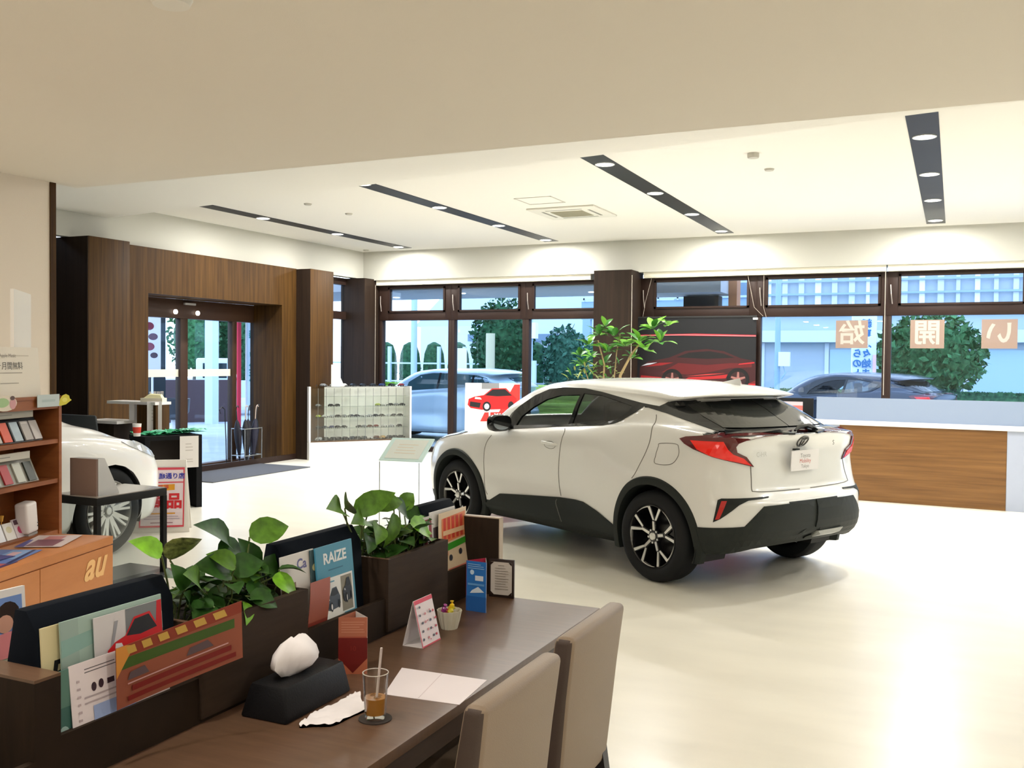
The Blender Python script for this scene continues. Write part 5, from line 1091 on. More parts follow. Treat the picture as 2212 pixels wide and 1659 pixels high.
# white plinth corner strip hiding the pillar foot is part of the case below
# ---------------------------------------------------------------- model car case
A0 = (-9.47, 12.68); ang = math.atan2(14.1-12.68, -8.39+9.47)
e = empty('model_car_case', (*A0, 0), ang); tag(e, 'long white glass fronted display case full of miniature cars', 'display case')
CW = M('case_white', (.86, .85, .80), .5); LN = 1.78
m = MB(); m.box(0, LN, .30, .34, .29, 1.19).box(0, .03, 0, .30, .29, 1.19).box(LN-.03, LN, 0, .30, .29, 1.19); m.build('cabinet', CW, e); bx('top_glass', glass('case_top_glass', (.96, .97, .96), .05), .03, LN-.03, 0, .30, 1.180, 1.19, e)
m = MB(); P = [(0, .34), (0, -.02)]+[(LN*t, -.02-.12*math.sin(PI*t)) for t in [k/10 for k in range(1, 10)]]+[(LN, -.02), (LN, .34)]
m.prism(P, 0, .285, lambda u, w_, h: (u, w_, h)); m.build('curved_base', CW, e)
bx('wooden_floor', wood('case_floor', (.09, .045, .02), (.14, .07, .03), (20, 4, 4)), .03, LN-.03, .0, .30, .286, .30, e)
SG = glass('shelf_glass', (.90, .94, .92), .06)
for z in (.50, .68, .86, 1.03): bx('glass_shelf', SG, .04, LN-.04, .05, .29, z-.006, z, e)
for k in range(12): bx('upright_rod', M('rod_grey', (.22, .22, .22), .4, .5), .16+k*.135-.003, .16+k*.135+.003, .028, .034, .301, 1.164, e)
bx('front_glass', glass('case_glass', (.97, .98, .97), .04), .03, LN-.03, .0, .005, .301, 1.164, e)
CM = {}
def mini(col_):
    if col_ in CM:
        r = copy_tree(CM[col_]); return r
    r = empty('model_car'); m = MB()
    m.loft([[(-.035, -.016, z0) for z0 in (.006,)]+[(.035, -.016, .006), (.036, -.016, .014), (.018, -.015, .018), (.010, -.012, .027), (-.016, -.012, .028), (-.030, -.015, .019), (-.036, -.016, .016)],
            [(-.035, .016, .006), (.035, .016, .006), (.036, .016, .014), (.018, .015, .018), (.010, .012, .027), (-.016, .012, .028), (-.030, .015, .019), (-.036, .016, .016)]])
    m.build('car_shell', ink(col_, .3), r)
    for x in (-.021, .021):
        for y in (-.0165, .0105): MB().lathe([(0, 0), (.0075, 0), (.0075, .006), (0, .006)], (x, y, .0075), 10, axis='y').build('wheel', BLK, r)
    CM[col_] = r; return r
PAL = ['16181c', '23262c', 'b9bcbd', 'd8d8d4', '343a44', '7c2018', 'a8b848', '2a3a6a', '8a8d90', '5c3018', 'c8a870']
CN = ['black', 'dark grey', 'silver', 'white', 'slate blue', 'dark red', 'lime green', 'navy blue', 'mid grey', 'brown', 'gold']
used = {}
def spot_word(t): return ['far left', 'left', 'left of centre', 'middle', 'right of centre', 'right', 'far right'][min(6, int(t*7))]
rows = ((1.19, 10, [(k, .12+k*.17) for k in range(10)], 'on top of the case', 1.15, [0, 8, 2, 3, 0, 0, 1, 7, 0, 5]),
        (1.03, 0, [], '', 1, []),
        (.86, 9, [(0, .10), (1, .2), (2, .42), (3, .52), (4, 1.24), (5, 1.35), (6, 1.46), (7, 1.57), (8, 1.68)], 'on the second shelf down', 1, [2, 8, 0, 0, 6, 3, 1, 8, 1]),
        (.68, 15, [(k, .10+k*.11) for k in range(15)], 'on the third shelf down', 1, [5, 6, 3, 2, 0, 8, 4, 0, 3, 2, 0, 0, 2, 1, 0]),
        (.50, 13, [(0, .1), (1, .21), (2, .32), (3, .43), (4, .54), (5, .65), (6, .90), (7, 1.0), (8, 1.1), (9, 1.2), (10, 1.35), (11, 1.48), (12, 1.62)], 'on the lowest glass shelf', 1, [0, 0, 4, 7, 0, 0, 1, 8, 9, 5, 3, 2, 0]),
        (.30, 15, [(k, .12+k*.11) for k in range(15)], 'on the wooden case floor', 1.3, [3, 2, 0, 1, 0, 0, 4, 0, 1, 3, 9, 10, 0, 0, 0]))
ca, sa = math.cos(ang), math.sin(ang)
for z, n, L_, wh, sc_, cc in rows:
    cnt_ = {}
    for k, x in L_:
        c = cc[k]; r = mini(PAL[c]); y = .17; sc2 = 1.15*sc_*1.3
        zz = z+.0005+(0 if z != 1.19 else -.001+.0015)
        r.location = (A0[0]+ca*x-sa*y, A0[1]+sa*x+ca*y, zz); r.rotation_euler = (0, 0, ang+(.0 if k % 3 else PI)+.5); r.scale = (sc2,)*3
        base_ = 'miniature %s car %s, %s' % (CN[c], wh, spot_word(x/1.78)); cnt_[base_] = cnt_.get(base_, 0)+1
        lab = base_ if cnt_[base_] == 1 else base_+', right of a similar %s one' % CN[c] if cnt_[base_] == 2 else base_+', rightmost of its trio'
        tag(r, ' '.join(lab.split()[:16]), 'model car', 'miniature cars in the display case')
o = MB(); o.prism([(0, 0), (.22, 0), (.06, .36), (0, .36)], 0, .02, lambda u, w_, h: (u, h, w_)); o = o.build('white_wedge_panel', M('panel_white', (.78, .76, .72), .5)); place(o, -9.30, 13.05, 1.1915, 50); tag(o, 'white triangular panel leaning on the display case beside the pillar', 'panel')
# ---------------------------------------------------------------- glass information stand
e = empty('info_stand', (-3.66, 5.98, 0), math.radians(8)); tag(e, 'glass information stand with a sloping pale blue reading panel before the white car', 'stand')
AG = glass('aqua_glass', (.86, .96, .95), .08); AE = M('glass_edge_aqua', (.34, .46, .46), .2, alpha=.75)
bx('front_glass', glass('clear_panel', (.94, .975, .97), .06), -.155, .155, -.002, .002, .001, .90, e)
for x in (-.157, .155): bx('glass_edge', M('glass_edge_grey', (.32, .35, .35), .3), x, x+.004, -.006, .0, .001, .90, e)
m = MB(); m.box(-.17, .17, -.02, -.012, 0, .29); o = m.build('reading_panel', M('panel_aqua', (.70, .95, .97), .3), e); o.matrix_local = Matrix.Translation((.01, 0, .895)) @ Matrix.Rotation(math.radians(-60), 4, 'X')
o = sheet('info_sheet', .27, .24, 'f4fffc', [('l', .2, .2, .8, .8, 4, 'f0ecde')], e); o.matrix_local = Matrix.Translation((-.125, 0, .895)) @ Matrix.Rotation(math.radians(-60), 4, 'X') @ Matrix.Translation((0, -.022, .025))
bx('base_plate', AG, -.17, .17, -.12, .16, .0, .008, e)
# ---------------------------------------------------------------- red car poster stand
e = empty('poster_stand', (-6.13, 12.5, 0), math.radians(24)); tag(e, 'white floor stand with a red hatchback poster by the window', 'poster stand')
WP = M('post_white', (.8, .8, .8), .4)
MB().tube([(0, .05, 0), (0, .05, .9)], .015).lathe([(0, 0), (.2, 0), (.2, .015), (0, .02)], (0, .05, 0), 24).build('pole', WP, e)
o = sheet('poster', .80, .88, 'e9e6e6', [('p', [(.55, .40), (1, .40), (1, .98), (.90, .98)], 'd03430'), ('r', .3, .90, .62, 1, '8a8c90')]+car_art(.03, .52, .95, .93, 'dc1c20')+[('p', [(.28, .36), (1, .38), (1, .53), (.36, .51)], 'd03430'), ('t', 'YARIS', .66, .455, .10, 'f4f0f0', .3, .004), ('p', [(.05, .08), (.4, .28), (.7, .26), (.9, .1), (.5, .05)], '8c3830'), ('p', [(.25, .12), (.5, .24), (.62, .2), (.4, .1)], 'b84038')], e, th=.01); o.matrix_local = Matrix.Translation((-.36, 0, .44)) @ Matrix.Rotation(math.radians(-6), 4, 'X')
# ---------------------------------------------------------------- potted tree behind the car
rnd = random.Random(12)
e = empty('indoor_tree', (-4.45, 13.0, 0)); tag(e, 'tall indoor tree with broad green leaves behind the white car roof', 'plant')
BARK = M('bark_pale', (.30, .22, .10), .8); m = MB()
tips = []
for pts, r in (([(-.02, 0, .3), (-.12, 0, 1.1), (-.10, .0, 1.6), (-.2, 0, 1.95)], .022), ([(.05, 0, .3), (.12, 0, 1.1), (.14, 0, 1.45), (.30, .0, 1.75), (.42, 0, 1.9)], .030), ([(-.05, 0, .3), (-.30, .05, 1.2), (-.42, .05, 1.55)], .015), ([(0, 0, .3), (.0, .1, 1.2), (.05, .1, 1.8), (.1, .1, 2.05)], .014)):
    m.tube(pts, [r*(1-.6*i/(len(pts)-1)) for i in range(len(pts))], 8); tips.append(pts)
m.build('trunks', BARK, e, smooth=True)
def rosette(lf, c, n, L, spread, seed, col_keys='db'):
    r = random.Random(seed)
    for k in range(n):
        a = 2*PI*k/n+r.uniform(-.3, .3); el = r.uniform(-.35, .75)*spread
        d = Vector((math.cos(a)*math.cos(el), math.sin(a)*math.cos(el)*.8, math.sin(el)+.12)); l = L*r.uniform(.75, 1.15)
        leaf_mesh(lf, Vector(c)+d*.02, Vector(c)+d*l, (r.uniform(-.2, .2), r.uniform(-.4, 0), 1), l*.42, TG[r.choice(col_keys)], .18, False)
TG = {'d': M('tree_leaf', (.045, .17, .025), .4, spec=.4), 'b': M('tree_leaf_bright', (.15, .38, .04), .4, spec=.4), 'y': M('tree_leaf_dry', (.22, .26, .06), .5)}
lf = MB()
for c, n, L in (((.62, -.05, 2.10), 9, .26), ((.42, 0, 1.93), 10, .27), ((.20, .05, 1.86), 9, .26), ((.72, 0, 1.92), 7, .24), ((.55, -.1, 1.80), 8, .22), ((.05, 0, 2.0), 9, .24), ((-.18, 0, 2.02), 8, .22), ((-.35, 0, 1.88), 9, .22), ((-.5, .05, 1.72), 8, .22), ((-.28, -.05, 1.72), 8, .2), ((-.05, 0, 1.78), 8, .22), ((-.42, 0, 1.58), 8, .2), ((.85, -.05, 2.15), 6, .2), ((-.1, .0, 2.14), 7, .2), ((.32, .0, 1.70), 6, .2), ((-.15, .05, 1.58), 7, .2)):
    rosette(lf, c, n, L, 1, rnd.random(), 'ddb' if c[0] < .1 else 'dbb')
for k in range(60):
    a = Vector((rnd.uniform(-.65, .1), rnd.uniform(-.1, .15), rnd.uniform(1.38, 1.62))); leaf_mesh(lf, a, a+Vector((rnd.uniform(-.16, .16), rnd.uniform(-.1, .1), rnd.uniform(-.05, .14))), (0, -.4, 1), .03, TG['y' if k % 2 else 'd'], .1, False)
lf.build('leaves', None, e, smooth=True, ang=70)
MB().lathe([(0, 0), (.17, 0), (.22, .38), (.20, .38), (.17, .34), (0, .34)], (0, 0, 0), 32).build('pot', M('pot_white', (.7, .68, .62), .4), e, smooth=True, ang=40)
# ---------------------------------------------------------------- car banner hung on the window
e = empty('window_banner', (-3.69, 14.80, 1.0)); tag(e, 'black banner with a dark red car glowing from below hung on the window', 'banner')
cs = [('r', 0, .0, 1, .25, 'b81c22'), ('p', [(0, .10), (1, .16), (1, .19), (0, .14)], 'e07068'), ('p', [(0, .02), (1, .06), (1, .09), (0, .05)], 'd4504c'), ('p', [(0, .245), (.3, .235), (1, .245), (1, .29), (.5, .27), (0, .27)], '6a1014'),
      ('p', [(.02, .27), (.03, .42), (.10, .485), (.28, .53), (.42, .61), (.60, .635), (.74, .61), (.88, .53), (.975, .505), (1, .46), (1, .28), (.95, .25), (.2, .22), (.06, .23)], '3a0b0f'),
      ('p', [(.34, .535), (.45, .592), (.62, .61), (.74, .583), (.83, .535), (.6, .52)], '0a0608'), ('p', [(.22, .36), (.36, .47), (.60, .45), (.80, .475), (.97, .47), (.97, .43), (.78, .415), (.60, .36), (.45, .335)], '5e0d11'),
      ('p', [(.40, .265), (.76, .30), (.775, .345), (.66, .325), (.45, .305)], 'a81c20'), ('p', [(.42, .315), (.62, .335), (.76, .36), (.60, .345)], 'c83a34'), ('p', [(.06, .42), (.2, .47), (.32, .475), (.22, .44)], '8a1418'), ('p', [(.04, .43), (.12, .448), (.18, .475), (.09, .462)], 'c8ccd8'), ('p', [(.03, .28), (.2, .265), (.22, .30), (.04, .32)], '9a1a1e'), ('p', [(.86, .455), (.99, .475), (.99, .49), (.87, .47)], 'b02028')]
for x, y in ((.31, .27), (.86, .29)):
    cs += [('p', circ(x, y, .092, .130, 24), '070405'), ('p', circ(x, y, .064, .090, 20), '301012')]+[('p', [(x+.012*math.cos(a+1.5), y+.017*math.sin(a+1.5)), (x+.060*math.cos(a+.12), y+.085*math.sin(a+.12)), (x+.060*math.cos(a-.12), y+.085*math.sin(a-.12)), (x+.012*math.cos(a-1.5), y+.017*math.sin(a-1.5))], '9c6660') for a in [2*PI*k/5+.3 for k in range(5)]]
cs += [('p', [(0, .782), (.3, .790), (1, .775), (1, .795), (.5, .812), (0, .80)], 'b02c38'), ('p', [(0, .785), (.4, .795), (1, .78), (1, .785), (.4, .80), (0, .79)], 'f0a0a4')]
o = sheet('banner_cloth', 1.88, 1.35, '0b0d12', cs, e, th=.004, rough=.6); o.location = (-.94, 0, 0)
bx('banner_rod', M('rod_dark', (.02, .02, .02), .4), -.95, .95, -.012, .012, 1.345, 1.37, e)
MB().cbox((.93, -.02, 1.32), (.07, .02, .03)).build('clip', WP, e)
# black frame behind the rear window of the car
e = empty('monitor_stand', (-2.02, 13.6, 0)); tag(e, 'black framed screen with a pale red picture beside the blue counter', 'display')
m = MB(); m.box(-.62, .28, 0, .05, .80, 1.17); m.build('frame', FB, e, bevel=.005); o = sheet('picture', .70, .26, 'c8b8bc', [('r', 0, .55, 1, .8, 'c86a60'), ('r', 0, 0, 1, .2, 'e0e0e4')], e); o.location = (-.56, -.003, .86)
bx('column', FB, -.12, .0, .0, .05, 0, .80, e); bx('foot', FB, -.35, .25, -.2, .25, 0, .02, e)
# ---------------------------------------------------------------- pale blue service counter with walnut front
ca_ = math.atan2(12.145-12.253, .555+1.207); e = empty('service_counter', (-1.207, 12.253, 0), ca_); tag(e, 'pale blue-white counter with a wide wood grain front panel and frosted screen', 'counter')
PB = M('laminate_ice', (.36, .40, .50), .4); LW = wood('zebrano_panel', (.12, .052, .012), (.21, .10, .028), (.9, 4, 26), .4)
bx('body', PB, -.33, 3.2, .012, .62, 0, .905, e); bx('walnut_panel', LW, -.05, 1.765, -.002, .012, .002, .905, e)
bx('end_panel', PB, 1.767, 3.2, -.004, .012, 0, .905, e); bx('corner_panel', PB, -.33, -.052, -.004, .012, 0, .905, e)
bx('ledge', M('ledge_white', (.74, .72, .70), .4), -.36, 3.25, -.03, .66, .906, .962, e, .004)
bx('frosted_screen', M('frosted_acrylic', (.27, .34, .47), .45, alpha=.93), -.33, 3.2, .02, .04, .9625, 1.238, e)
# ---------------------------------------------------------------- outside
GZ = -.12
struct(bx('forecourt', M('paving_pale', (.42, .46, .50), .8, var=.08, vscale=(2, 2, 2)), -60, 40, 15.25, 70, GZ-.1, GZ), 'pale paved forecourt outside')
struct(bx('forecourt_left', M('paving_pale'), -60, -10.5, -5, 15.25, GZ-.1, GZ), 'pale paved forecourt outside the entrance')
FOL = {k: M('foliage_'+k, c, .6, spec=.2, var=.5, vscale=(9, 9, 9)) for k, c in (('dark', (.022, .085, .035)), ('mid', (.05, .16, .06)), ('blue', (.04, .12, .08)), ('lime', (.28, .50, .06)))}
def foliage(m, c, r, n, size, mat_, seed, shell=.55):
    rr = random.Random(seed)
    for _ in range(n):
        while True:
            p = Vector((rr.uniform(-1, 1), rr.uniform(-1, 1), rr.uniform(-1, 1)))
            if shell < p.length < 1: break
        p = Vector((c[0]+p.x*r[0], c[1]+p.y*r[1], c[2]+p.z*r[2])); a = Vector((rr.uniform(-1, 1), rr.uniform(-1, 1), rr.uniform(-1, 1))).normalized(); b = a.cross(Vector((rr.uniform(-1, 1), rr.uniform(-1, 1), rr.uniform(-1, 1)))).normalized()
        s = size*rr.uniform(.6, 1.3); m.add([p-a*s, p+b*s*.55, p+a*s, p-b*s*.55], [(0, 1, 2, 3)], mat_)
def tree(x, y, z0, z1, rx, kind, lab, seed, n=900, group=None, trunk=True, solid=True, size=.10):
    e = empty('garden_tree', (x, y, GZ)); tag(e, lab, 'tree', group); m = MB(); h = (z1-z0)/2; cz = (z0+z1)/2-GZ
    foliage(m, (0, 0, cz), (rx, rx*.8, h), n, size, FOL[kind], seed)
    if solid:
        rr = random.Random(seed); rings = []
        for i in range(9):
            t = i/8*PI; rings.append([((rx*.72*math.sin(t)+.001)*math.cos(a)*(1+.12*math.sin(3*a+i)), (rx*.6*math.sin(t)+.001)*math.sin(a), cz-h*.78*math.cos(t)) for a in [2*PI*k/14 for k in range(14)]])
        m.loft(rings, FOL[kind])
    m.build('crown', None, e)
    if trunk: MB().tube([(0, 0, 0), (.05, 0, cz*.6), (0, 0, cz)], [.09, .07, .04]).build('trunk', M('bark_grey', (.14, .13, .11), .9), e)
    return e
tree(-.55, 25.5, .75, 2.95, 1.30, 'mid', 'round bushy green tree beyond the dark car at right', 21, 2200, size=.11)
tree(-12.5, 26.4, .9, 3.6, 1.05, 'dark', 'dense dark green tree seen through the middle left window pane', 22, 1500)
tree(-10.5, 26.5, .5, 2.75, .78, 'blue', 'feathery blue-green tree seen through the third window pane', 23, 1300)
# clipped columns of hedge with white posts between them
for k in range(13):
    x = -19.0+k*.95; m = MB(); rings = []
    for z, r in ((GZ, .36), (1.4, .40), (1.85, .35), (2.15, .24), (2.25, .05)): rings.append([(r*math.cos(a), .3*r/.4*math.sin(a), z-GZ) for a in [2*PI*q/12 for q in range(12)]])
    m.loft(rings); foliage(m, (0, 0, 1.2), (.40, .34, 1.15), 260, .06, None, 40+k, .7)
    o = m.build('clipped_conifer', FOL['dark']); o.location = (x, 28.6, GZ); tag(o, ['clipped green conifer column, %s of the row behind the fence' % w_ for w_ in ('leftmost', 'second', 'third', 'fourth', 'fifth', 'sixth', 'seventh', 'eighth', 'ninth', 'tenth', 'eleventh', 'twelfth', 'last')][k], 'conifer', 'clipped conifers behind the fence')
for k in range(14):
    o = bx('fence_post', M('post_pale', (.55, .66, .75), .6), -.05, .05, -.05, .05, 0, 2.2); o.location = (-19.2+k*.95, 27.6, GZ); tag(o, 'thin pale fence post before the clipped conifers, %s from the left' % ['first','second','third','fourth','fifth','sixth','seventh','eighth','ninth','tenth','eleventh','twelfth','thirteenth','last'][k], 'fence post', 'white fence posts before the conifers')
bx_ = MB()
for z in (.9, 1.5): bx_.box(-20, -6.5, 27.62, 27.66, z, z+.05)
tag(bx_.build('fence_rails', M('post_pale')), 'thin fence rails running along the clipped conifers', 'fence')
def hedge(x0, x1, y0, y1, z1, kind, lab, seed, n=1200):
    m = MB(); m.box(x0+.08, x1-.08, y0+.08, y1-.08, GZ, z1-.06); rr = random.Random(seed)
    for _ in range(n):
        p = Vector((rr.uniform(x0, x1), rr.choice([y0, y0, rr.uniform(y0, y1)]), rr.uniform(GZ, z1))); 
        if p.y > y0: p.z = z1-.03
        a = Vector((rr.uniform(-1, 1), rr.uniform(-1, 1), rr.uniform(-.3, 1))).normalized(); b = a.cross(Vector((0, 1, .2))).normalized(); s = rr.uniform(.05, .1); m.add([p-a*s, p+b*s*.6, p+a*s, p-b*s*.6], [(0, 1, 2, 3)])
    o = m.build('hedge', FOL[kind]); tag(o, lab, 'hedge'); return o
hedge(-13.8, -11.5, 21.2, 22.0, 1.02, 'lime', 'bright green low hedge at the left window corner', 51)
hedge(-5.6, 14, 27.6, 28.6, .92, 'mid', 'long low hedge in front of the pale blue building', 53, 2600)
# yellow-green terraced planting bank
m = MB()
for k in range(5): m.box(-10.3, -6.0, 22.6-.3*k, 22.9-.3*k, GZ, 1.02-.22*k)
tag(m.build('planted_bank', M('bank_lime', (.42, .55, .14), .8, var=.5, vscale=(1.2, 1.2, 14))), 'stepped yellow-green planted bank seen through the car window', 'planting')
for x, z1, w_, c, nm, lab, cat, y in ((-15.7, 6, .10, (.42, .56, .70), 'utility_pole', 'pale blue utility pole in the left window pane', 'pole', 26.5), (-12.1, 2.42, .13, (.55, .52, .36), 'wooden_post', 'short yellowish post in front of the dark tree', 'post', 24.7), (-11.0, 5.5, .09, (.40, .52, .66), 'utility_pole', 'grey-blue pole behind the second window mullion', 'pole', 25.0), (-4.10, 6.5, .07, (.30, .46, .60), 'street_pole', 'thin grey-blue pole with a box right of the banner', 'pole', 25.0)):
    e = empty(nm, (x, y, GZ)); tag(e, lab, cat)
    mm = M('pole_'+lab[:10].replace(' ', '_'), c, .6)
    MB().tube([(0, 0, 0), (0, 0, z1-GZ)], w_, 12).build('shaft', mm, e)
    if nm == 'street_pole':
        MB().cbox((.18, -.05, 1.75-GZ), (.28, .15, .36)).build('meter_box', M('meter_dark', (.03, .05, .14), .5), e); MB().tube([(.15, -.1, 1.6-GZ), (.22, -.1, 1.4-GZ), (.12, -.1, 1.25-GZ)], .02).build('conduit', mm, e)
        for z in (4.3, 4.75): MB().box(-.5, .55, -.04, .04, z, z+.07).build('crossarm', M('arm_dark', (.04, .10, .18), .5), e)
    if x == -11.0: MB().cbox((.12, -.1, 2.5-GZ), (.28, .2, .45)).build('meter_box', M('meter_dark'), e); MB().cbox((.05, -.12, 1.2-GZ), (.4, .1, .9)).build('cabinet', M('post_pale'), e)
e = empty('notice_board', (-11.2, 21.0, GZ)); tag(e, 'plain white board standing behind the silver car', 'board'); bx('board', M('board_bright', (.85, .88, .95), .6), -.24, .24, 0, .05, .9, 2.06, e); bx('post', M('post_pale'), -.05, .05, .05, .1, 0, 1.5, e)
# buildings beyond
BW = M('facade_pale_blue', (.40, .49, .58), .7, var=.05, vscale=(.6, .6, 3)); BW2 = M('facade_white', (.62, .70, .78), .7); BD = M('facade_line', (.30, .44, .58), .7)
e = empty('office_building', (3.5, 31, GZ)); tag(e, 'long pale blue building with shutters and a slatted upper storey across the street', 'building')
bx('ground_wall', BW, -9.3, 14, 0, 6, 0, 2.42, e); bx('band', BW2, -9.3, 14, -.35, 6, 2.42, 2.78, e); bx('upper_wall', BW, -9.3, 14, .3, 6, 2.78, 7.2, e)
for k in range(12): bx('shutter_post', BW2, -9.1+k*1.95, -8.98+k*1.95, -.06, 0, 0, 2.4, e)
for k in range(3): bx('shutter', M('shutter_blue', (.40, .58, .72), .6), -7.0+k*3.9, -5.3+k*3.9, -.03, -.0, .1, 2.2, e)
rnd = random.Random(5)
for k in range(46): o = bx('upper_louvre', BW2 if k % 3 else M('louvre_bright', (.85, .92, 1), .6), -9.0+k*.5, -8.9+k*.5+.08*rnd.random(), .2, .3, 3.6, 6.8, e)
for z in (3.3, 3.9, 4.3, 4.9): bx('upper_rail', BD, -9.3, 14, .12, .2, z, z+.06, e)
e = empty('grey_house', (-14, 36, GZ)); tag(e, 'pale grey house with a pitched roof behind the left trees', 'house')
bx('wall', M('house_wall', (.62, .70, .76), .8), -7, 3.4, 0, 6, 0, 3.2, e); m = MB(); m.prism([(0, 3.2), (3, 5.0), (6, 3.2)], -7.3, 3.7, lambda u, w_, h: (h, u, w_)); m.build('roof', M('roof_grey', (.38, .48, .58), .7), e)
bx('dark_eaves', M('roof_dark', (.16, .24, .32), .7), -4.5, .5, -.4, 0, 2.55, 2.85, e)
e = empty('gabled_house', (-7.6, 38, GZ)); tag(e, 'blue-grey gabled house at the right of the third pane', 'house')
bx('wall', BW2, -2, 2, 0, 5, 0, 3, e); m = MB(); m.prism([(-2.3, 2.9), (0, 5.2), (2.3, 2.9)], -.2, 5, lambda u, w_, h: (u, h, w_)); m.build('roof', M('roof_blue', (.16, .26, .36), .7), e)
e = empty('railway_gantry', (-7.5, 33, GZ)); tag(e, 'pale metal viaduct railing behind the upper panes', 'railing')
for z in (4.0, 4.5, 5.0): bx('rail', M('rail_pale', (.55, .66, .80), .6), -5, 1.6, 0, .08, z, z+.07, e)
bx('girder', BD, -5, 1.6, .1, .3, 3.3, 3.95, e)
for x in (-4.8, 1.4): bx('pier', BD, x-.15, x+.15, .1, .3, 0, 3.3, e)
for k in range(9): bx('baluster', M('rail_pale'), -4.9+k*.7, -4.84+k*.7, 0, .06, 3.95, 5.05, e)
m = MB()
for z, y in ((4.25, 24), (4.62, 24.3), (4.05, 24.6), (4.9, 24.2), (5.1, 24.5)):
    m.tube([(-6, y, z), (0, y, z-.10), (8, y, z+.05)], .016, 5)
tag(m.build('overhead_cables', M('cable_dark', (.02, .08, .14), .6)), 'dark overhead cables crossing the upper right panes', 'cables', None)
# entrance canopy along the facade
e = empty('entrance_canopy', (-9.5, 16.5, 0)); tag(e, 'flat pale canopy with small round lamps outside the left windows', 'canopy')
bx('canopy_slab', M('canopy_lilac', (.46, .48, .52), .7), -6.0, 4.3, -1.2, 1.3, 2.93, 3.10, e)
for x, y in ((-1.0, .5), (.9, -.2), (1.9, .6), (2.4, -.4), (3.4, .2)): MB().lathe([(0, 0), (.07, 0), (.07, .01), (0, .01)], (x, y, 2.918), 16).build('canopy_lamp', M('canopy_lamp', (1, 1, 1), .5, emit=(1, 1, 1), es=3), e)
e = empty('porch_structure', (-4.0, 16.2, 0)); tag(e, 'outdoor pillar with an orange-brown face behind the banner window', 'pillar')
bx('brown_face', M('pillar_orange', (.42, .17, .07), .6), .52, .66, 0, .3, GZ, 3.3, e); bx('dark_box', M('box_dark', (.02, .014, .012), .6), -.25, .35, 0, .3, 2.3, 2.78, e); bx('canopy_end', M('canopy_lilac'), -.9, .52, -.6, .5, 2.80, 3.05, e)
# cars outside
sv = make_hatch('silver_hatchback', M('silver_blue_paint', (.38, .50, .60), .3, .3, coat=.4), M('silver_car_glass', (.02, .06, .07), .1, spec=.7))
sv.location = (-8.98, 18.75, GZ); sv.rotation_euler = (0, 0, PI); sv.scale = (.97, 1, 1.09); tag(sv, 'silver-blue hatchback parked outside the left windows', 'car')
dk = make_suv('dark_suv', M('midnight_blue_paint', (.010, .016, .032), .25, .1, coat=.5), 6, 4, False)
dk.location = (-.75, 20.6, GZ); dk.rotation_euler = (0, 0, math.radians(163)); dk.scale = (1.0, 1.0, 1.06); tag(dk, 'dark blue sport utility car parked outside the right windows', 'car')
# street banners
def nobori(x, y, z0, z1, w_, rz, base, edge, txt, lab, txtc='2c6ea8', mirror=True):
    e = empty('street_banner', (x, y, GZ), rz); tag(e, lab, 'banner')
    MB().tube([(0, 0, 0), (0, 0, z1-GZ+.1)], .018, 8).build('pole', WP, e)
    m = MB(); V, Fc = tri_poly([(0, z0), (w_, z0-.05), (w_, z1-.25), (w_*.7, z1-.08), (w_*.3, z1), (0, z1)], .15); f_ = lambda u, w2: (u, .05*math.sin(w2*5)*u/w_, w2-GZ)
    m.add([f_(u, w2) for u, w2 in V], Fc, base); m.add([f_(u, w2) for u, w2 in [(w_*.86, z0-.05), (w_, z0-.05), (w_, z1-.3), (w_*.86, z1-.25)]], [(0, 1, 2, 3)], edge) if edge else None
    m.build('cloth', None, e); t = MB(); zz = z1-.45
    cols_ = txt.split('/')
    for ci, cl in enumerate(cols_):
        zz = z1-.45; sz = w_*(.6 if len(cols_) == 1 else .40); xc = w_*(.45 if len(cols_) == 1 else (.22, .60)[ci])
        for ch_ in cl:
            v, f = text_mesh(ch_, sz, bold=.008); t.add([((xc-p[0] if mirror else xc+p[0]), -.03, zz+p[1]-GZ) for p in v], f); zz -= sz*1.08
    t.build('lettering', M('nobori_'+txtc, C(txtc), .6), e)
NW = M('nobori_white', (.72, .86, .96), .7)
nobori(-2.25, 24.4, .9, 3.05, .55, 0, NW, M('nobori_edge', (.8, .5, .6), .6), 'これからのトヨタ/新車続々始まる', 'white street banner with blue characters in front of the pale blue building')
nobori(-14.2, 16.74, .6, 2.6, .36, .75, NW, None, '新しい生活', 'white street banner with characters seen through the entrance door', '3a9a9a', False)
o = bx('red_banner', M('banner_red', (.75, .02, .06), .6), -.02, .02, -.05, .05, 0, 2.7); o.location = (-14.3, 16.62, GZ); tag(o, 'narrow red banner beside the white one outside the entrance door', 'banner')
# beyond the entrance
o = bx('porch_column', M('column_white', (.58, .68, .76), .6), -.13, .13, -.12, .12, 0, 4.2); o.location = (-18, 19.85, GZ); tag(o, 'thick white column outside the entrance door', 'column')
o = bx('dark_post', M('post_dark', (.012, .018, .022), .5), -.06, .06, -.20, .20, 0, 4.2); o.location = (-14.2, 14.1, GZ); tag(o, 'broad dark post outside the left door pane', 'post')
tree(-24, 25.6, .9, 4, 1.0, 'mid', 'green tree outside, left of the white porch column', 61, 900)
tree(-24, 27.2, .9, 3.8, .75, 'dark', 'dark green tree outside, right of the white porch column', 62, 900)
tree(-21.5, 25.6, .4, 3.4, .9, 'dark', 'dark tree outside behind the white street banner', 63, 700)
e = empty('small_truck', (-20.2, 23.6, GZ), math.radians(38)); tag(e, 'small white pickup truck outside the entrance door', 'truck')
bx('load_bed', M('truck_white', (.62, .74, .84), .5), -.2, 1.7, -.7, .7, .55, 1.05, e); bx('cab', M('truck_white'), -1.3, -.25, -.7, .7, .4, 1.75, e, .06); bx('cab_window', DKG, -1.1, -.4, -.71, -.70, 1.15, 1.6, e)
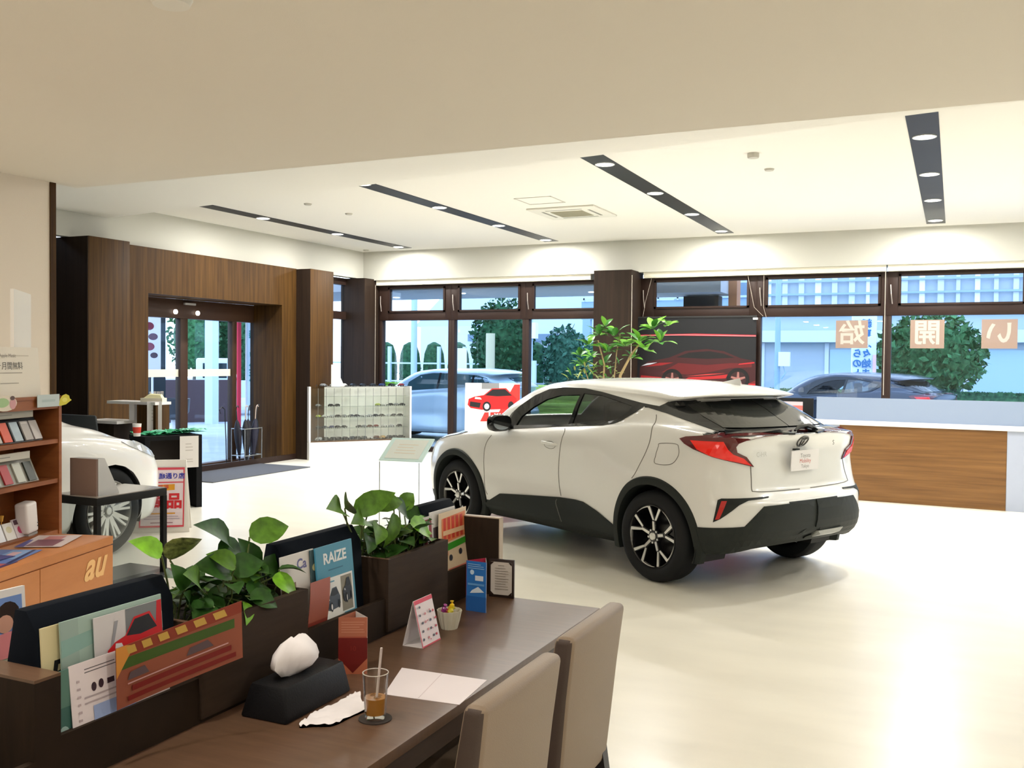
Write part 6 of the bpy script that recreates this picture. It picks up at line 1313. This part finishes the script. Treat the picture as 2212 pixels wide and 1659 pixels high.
for x in (-.9, 1.1): MB().lathe([(0, -.12), (.28, -.12), (.28, .12), (0, .12)], (x, -.62, .28), 20, axis='y').build('wheel', TYRE, e)
bx('rear_bumper', M('truck_red', (.4, .05, .06), .5), 1.7, 1.75, -.7, .7, .4, .55, e)
o = bx('brick_planter', M('planter_brown', (.08, .05, .055), .8), -1.1, 1.1, -.3, .3, 0, 1.15); o.location = (-19.0, 20.2, GZ); o.rotation_euler = (0, 0, .9); tag(o, 'low dark brown wall outside the entrance door', 'low wall')
e = empty('round_chair', (-15.2, 15.6, GZ)); tag(e, 'round backed dark chair with a white base outside the door', 'chair')
m = MB(); m.lathe([(0, .42), (.22, .44), (.32, .6), (.34, .88), (.32, .88), (.2, .5), (0, .48)], (0, 0, 0), 24); m.build('shell', M('shell_dark', (.05, .05, .055), .4), e, smooth=True); MB().lathe([(0, 0), (.2, 0), (.06, .3), (.05, .43)], (0, 0, 0), 20).build('base', WP, e)
# umbrella stand in the doorway
e = empty('umbrella_stand', (-10.12, 11.95, 0)); tag(e, 'thin metal umbrella stand inside the entrance at the right', 'umbrella stand')
m = MB()
for a, b in ((-.13, -.2), (.13, -.2), (.13, .2), (-.13, .2)): m.tube([(a, b, 0), (a, b, .55)], .008, 6)
for z in (.12, .54):
    m.tube([(-.13, -.2, z), (.13, -.2, z), (.13, .2, z), (-.13, .2, z), (-.13, -.2, z)], .007, 6)
m.build('frame', M('steel_grey', (.4, .42, .42), .3, .7), e); bx('drip_tray', M('steel_grey'), -.13, .13, -.2, .2, 0, .02, e)
for k, (x, y, c, ln, lab) in enumerate(((-.02, -.14, (.01, .01, .02), -.10, 'black umbrella leaning left in the stand'), (.03, -.05, (.015, .015, .018), -.03, 'black umbrella with a pale hook, second in the stand'), (-.03, .04, (.012, .012, .02), .04, 'thick black umbrella in the middle of the stand'), (.04, .10, (.02, .02, .04), .08, 'dark umbrella right of the middle of the stand'), (-.02, .16, (.01, .02, .03), .13, 'dark umbrella leaning right in the stand'))):
    u = empty('umbrella', (-10.12+x, 11.95+y, .022)); tag(u, lab, 'umbrella', 'umbrellas in the stand')
    m = MB(); m.lathe([(.006, .0), (.015, .05), (.05, .30), (.062, .48), (.03, .62), (.008, .66)], (0, 0, 0), 10); m.T = None
    m.v = [Vector((v.x, v.y+ln*v.z, v.z)) for v in m.v]; m.build('canopy', M('umbrella_%d' % k, c, .7), u, smooth=True)
    h = MB(); h.tube([(0, ln*.64, .64), (0, ln*.8, .80), (0, ln*.86+.01, .86), (0, ln*.86+.035, .88), (0, ln*.86+.055, .85)], .008, 6); h.build('hooked_handle', M('handle_%d' % (k % 2), (.5, .38, .3) if k == 1 else (.012, .012, .015), .4), u, smooth=True)
o = MB(); o.tube([(-10.1, 11.42, .86), (-10.1, 11.36, .90), (-10.1, 11.30, .86), (-10.1, 11.33, .80)], .008, 6).tube([(-10.1, 11.42, .86), (-10.1, 11.45, .4), (-10.1, 11.46, .012)], .008, 6); tag(o.build('walking_stick', BLK, smooth=True), 'black walking stick with a hooked handle by the door', 'stick')
o = sheet('flower_board', .34, 1.1, 'e6e2e8', [('p', circ(.4, .8, .25, .07), '7a2a3a'), ('p', circ(.6, .62, .25, .06), '5a3040'), ('p', circ(.4, .45, .28, .07), '8a3a4a'), ('p', circ(.65, .3, .2, .05), '4a2a34')], th=.03); place(o, -13.9, 13.45, 1.35, 45); tag(o, 'white board with dark red flower shapes outside the left door pane', 'board')
o = MB().tube([(-13.78, 13.6, GZ), (-13.78, 13.6, 1.35)], .02, 8).build('board_post', WP); tag(o, 'thin white post under the flower board', 'post')
